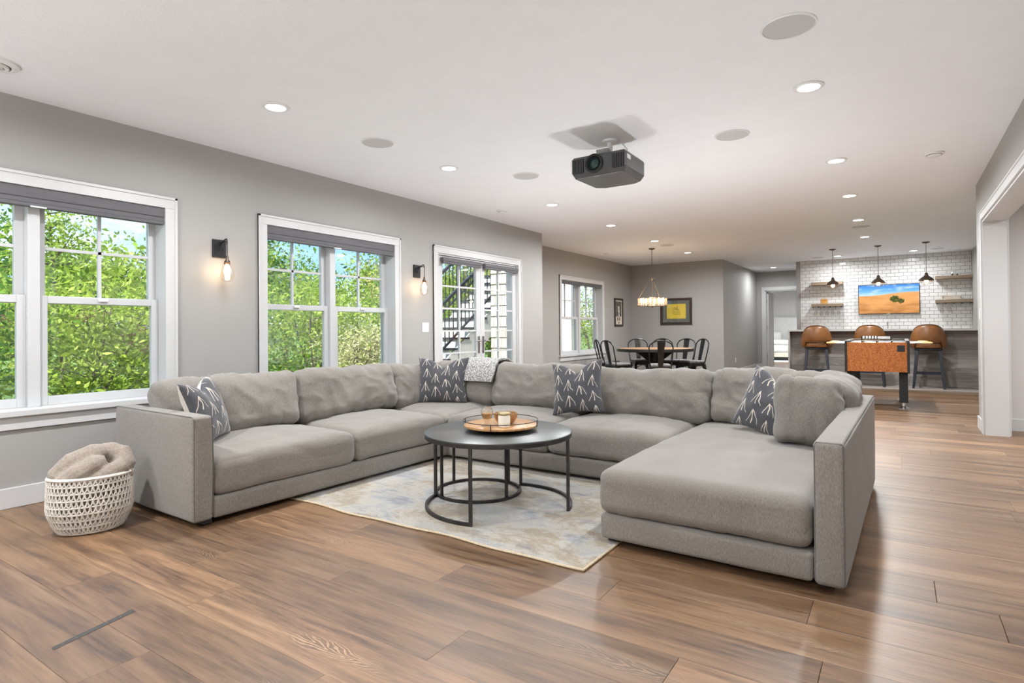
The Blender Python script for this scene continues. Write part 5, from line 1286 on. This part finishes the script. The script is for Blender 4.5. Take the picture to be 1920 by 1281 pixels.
def forest():
    rr = random.Random(21); la, lb, lc, ly = M['leaf_a'], M['leaf_b'], M['leaf_c'], M['leaf_y']
    # near flowering shrub under the large left window
    h = plant('hydrangea_bush', 'leafy bush with dry flower heads just outside the left window', (-7.15, 2.5, -.12), 1.8, 1.1, 5200, .036, la, 5, 'shrub', .022, .2, 40)
    plant('hydrangea_bush', 'leafy bush close to the wall at the left picture edge outside', (-7.1, 1.05, -.12), 1.75, 1.0, 4200, .036, lb, 6, 'shrub', .022, .2, 40)
    pr = np.random.default_rng(4)
    for k, (y, z, dx) in enumerate(((2.0, 1.35, .25), (2.35, 1.28, .35), (2.75, 1.05, .3), (3.0, 1.12, .1), (1.7, 1.25, .2), (2.9, .95, .45))):
        C = pr.normal(size=(130, 3))*np.array([.05, .055, .04]); o = link('dry_flower_head', leafmesh('flower', C, .016, 40+k, M['deadflower']), None, h, (dx, y-2.35, z+.16)); o['kind'] = 'stuff'
    ORD2 = ['first', 'second', 'third', 'fourth', 'fifth', 'sixth', 'seventh', 'eighth', 'ninth', 'tenth', 'eleventh', 'twelfth', 'thirteenth', 'fourteenth', 'fifteenth', 'sixteenth', 'seventeenth', 'eighteenth', 'nineteenth', 'twentieth', 'twenty-first', 'twenty-second', 'twenty-third', 'twenty-fourth']
    names = ['slender', 'bushy', 'leaning', 'tall', 'low spreading', 'feathery', 'dense', 'open-branched']
    # understory shrubs
    k = 0
    for (x, y, hh, cr, nl, mt) in ((-8.6, 3.6, 1.9, 1.3, 2600, la), (-9.2, 5.2, 1.8, 1.3, 2600, lb), (-8.9, 6.9, 1.9, 1.2, 2600, la), (-9.6, 8.6, 2.0, 1.4, 2800, la), (-10.4, 10.6, 1.9, 1.4, 2600, lb), (-9.9, 2.0, 2.0, 1.3, 2200, lb), (-9.4, .2, 2.0, 1.4, 1800, la), (-11.2, 12.6, 2.2, 1.5, 2600, la), (-11.5, 15.0, 2.2, 1.5, 2200, lb), (-10.5, 17.5, 2.6, 1.6, 2600, la), (-9.5, 20.0, 2.8, 1.6, 2600, la)):
        nm = names[k % 8]; plant('shrub', '%s green shrub outside, %s counted along the bank from the left window' % (nm, (ORD+['eighth', 'ninth', 'tenth', 'eleventh'])[k]), (x, y, -.1), hh, cr, int(nl*1.7), .042, mt, 50+k, 'shrub', .03, .15, 25); k += 1
    plant('pale_shrub', 'rounded pale cream-green shrub outside the window between the wall lamps', (-7.95, 7.0, -.1), 1.5, .62, 5200, .03, lc, 77, 'shrub', .03, .1, 40)
    k = 0
    for i in range(24):
        x = -11.5-rr.random()*5.5; y = -1.5+i*1.12+rr.uniform(-.4, .4); hh = rr.uniform(2.6, 4.6); mt = (la, la, ly, la, lb)[i % 5]
        plant('tree', '%s spring tree, %s from the left along the woodland edge' % (names[i % 8], ORD2[i]), (x, y, .0), hh, rr.uniform(1.1, 1.6), 2900, .05, mt, 200+i, 'tree', .075, .3, 18)
    for i in range(15):
        x = -20-rr.random()*4; y = -6+i*2.9
        plant('backdrop_tree', '%s far tree, %s from the left in the background woodland' % (names[(i+3) % 8], ORD2[i]), (x, y, 1.2), rr.uniform(2.0, 3.2), 2.2, 3000, .11, (lb, la)[i % 2], 300+i, 'tree', .12, .1, 20)
forest()

def stairs():
    blk = pm('black_rail_paint', (.012, .016, .022), .5); wh = pm('white_exterior_paint', (.80, .78, .74), .6); trd = pm('dark_tread', (.035, .04, .048), .6)
    e = T(E('outdoor_stairs', (0, 0, -.10)), 'white outdoor staircase with dark treads climbing to the right outside the glazed door', 'stairs')
    xa, xb = -7.45, -6.60; y0 = 6.85; run, rise = .275, .187; n = 15
    for k in range(n):
        y = y0+run*k; z = rise*(k+1)
        B(xa-.03, xb+.03, y-.03, y+run, z-.035, z).build('tread', trd, e); B(xa, xb, y, y+.02, z-rise, z-.036).build('riser', wh, e)
    for x in (xa-.02, xb-.02):
        MB().prism([(y0-.05, 0), (y0+.62, 0), (y0+run*n, rise*(n-2.6)), (y0+run*n, rise*n+.02), (y0-.05, rise*.3)], x, x+.04, 'x').build('stringer', wh, e)
    for x, nm in ((xb+.01, 'near'), (xa+.01, 'far')):
        e2 = T(E('stair_railing', (0, 0, -.10)), 'black metal stair railing on the %s side of the outdoor staircase' % nm, 'railing', 'black stair railings')
        zz = lambda y, o: (y-y0)/run*rise+rise+o
        ya, yb = y0+(.05 if nm == 'near' else .4), y0+run*n-.1
        MB().bar((x, ya, zz(ya, .90)), (x, yb, zz(yb, .90)), .045, .05).build('top_rail', blk, e2); MB().bar((x, ya, zz(ya, .12)), (x, yb, zz(yb, .12)), .03, .035).build('bottom_rail', blk, e2)
        q = ya
        while q < yb:
            MB().bar((x, q, zz(q, .12)), (x, q, zz(q, .89)), .016).build('baluster', blk, e2); q += .115
        for q in (ya, yb): MB().bar((x, q, zz(q, 0)-.15), (x, q, zz(q, .95)), .05).build('newel_post', blk, e2)
    # shingled outer wall of the dining bay
    sw = ALC; pr = random.Random(9); z = -.05; r = 0
    while z < 2.9:
        x = XL-TH; xx = [x]
        while x > XD-TH+.02: x -= pr.uniform(.11, .2); xx.append(max(x, XD-TH))
        for a, b in zip(xx[:-1], xx[1:]):
            if a-b > .02: MB().hexa([(b+.003, YJ-TH-.024, z), (a-.003, YJ-TH-.024, z), (a-.003, YJ-TH, z), (b+.003, YJ-TH, z)], [(b+.003, YJ-TH-.008, z+.19), (a-.003, YJ-TH-.008, z+.19), (a-.003, YJ-TH, z+.19), (b+.003, YJ-TH, z+.19)]).build('shingle', M['stucco'], sw)
        z += .18
    for cx, cy, lb in ((-7.1, 13.35, 'white square porch column seen through the dining window'),):
        e3 = T(E('porch_column', (cx, cy, -.10)), lb, 'column'); MB().box(-.16, .16, -.16, .16, 0, 3.2).build('shaft', wh, e3, bevel=.005); MB().box(-.2, .2, -.2, .2, 0, .25).build('plinth', wh, e3, bevel=.01); MB().box(-.19, .19, -.19, .19, 3.0, 3.2).build('capital', wh, e3, bevel=.01)
stairs()
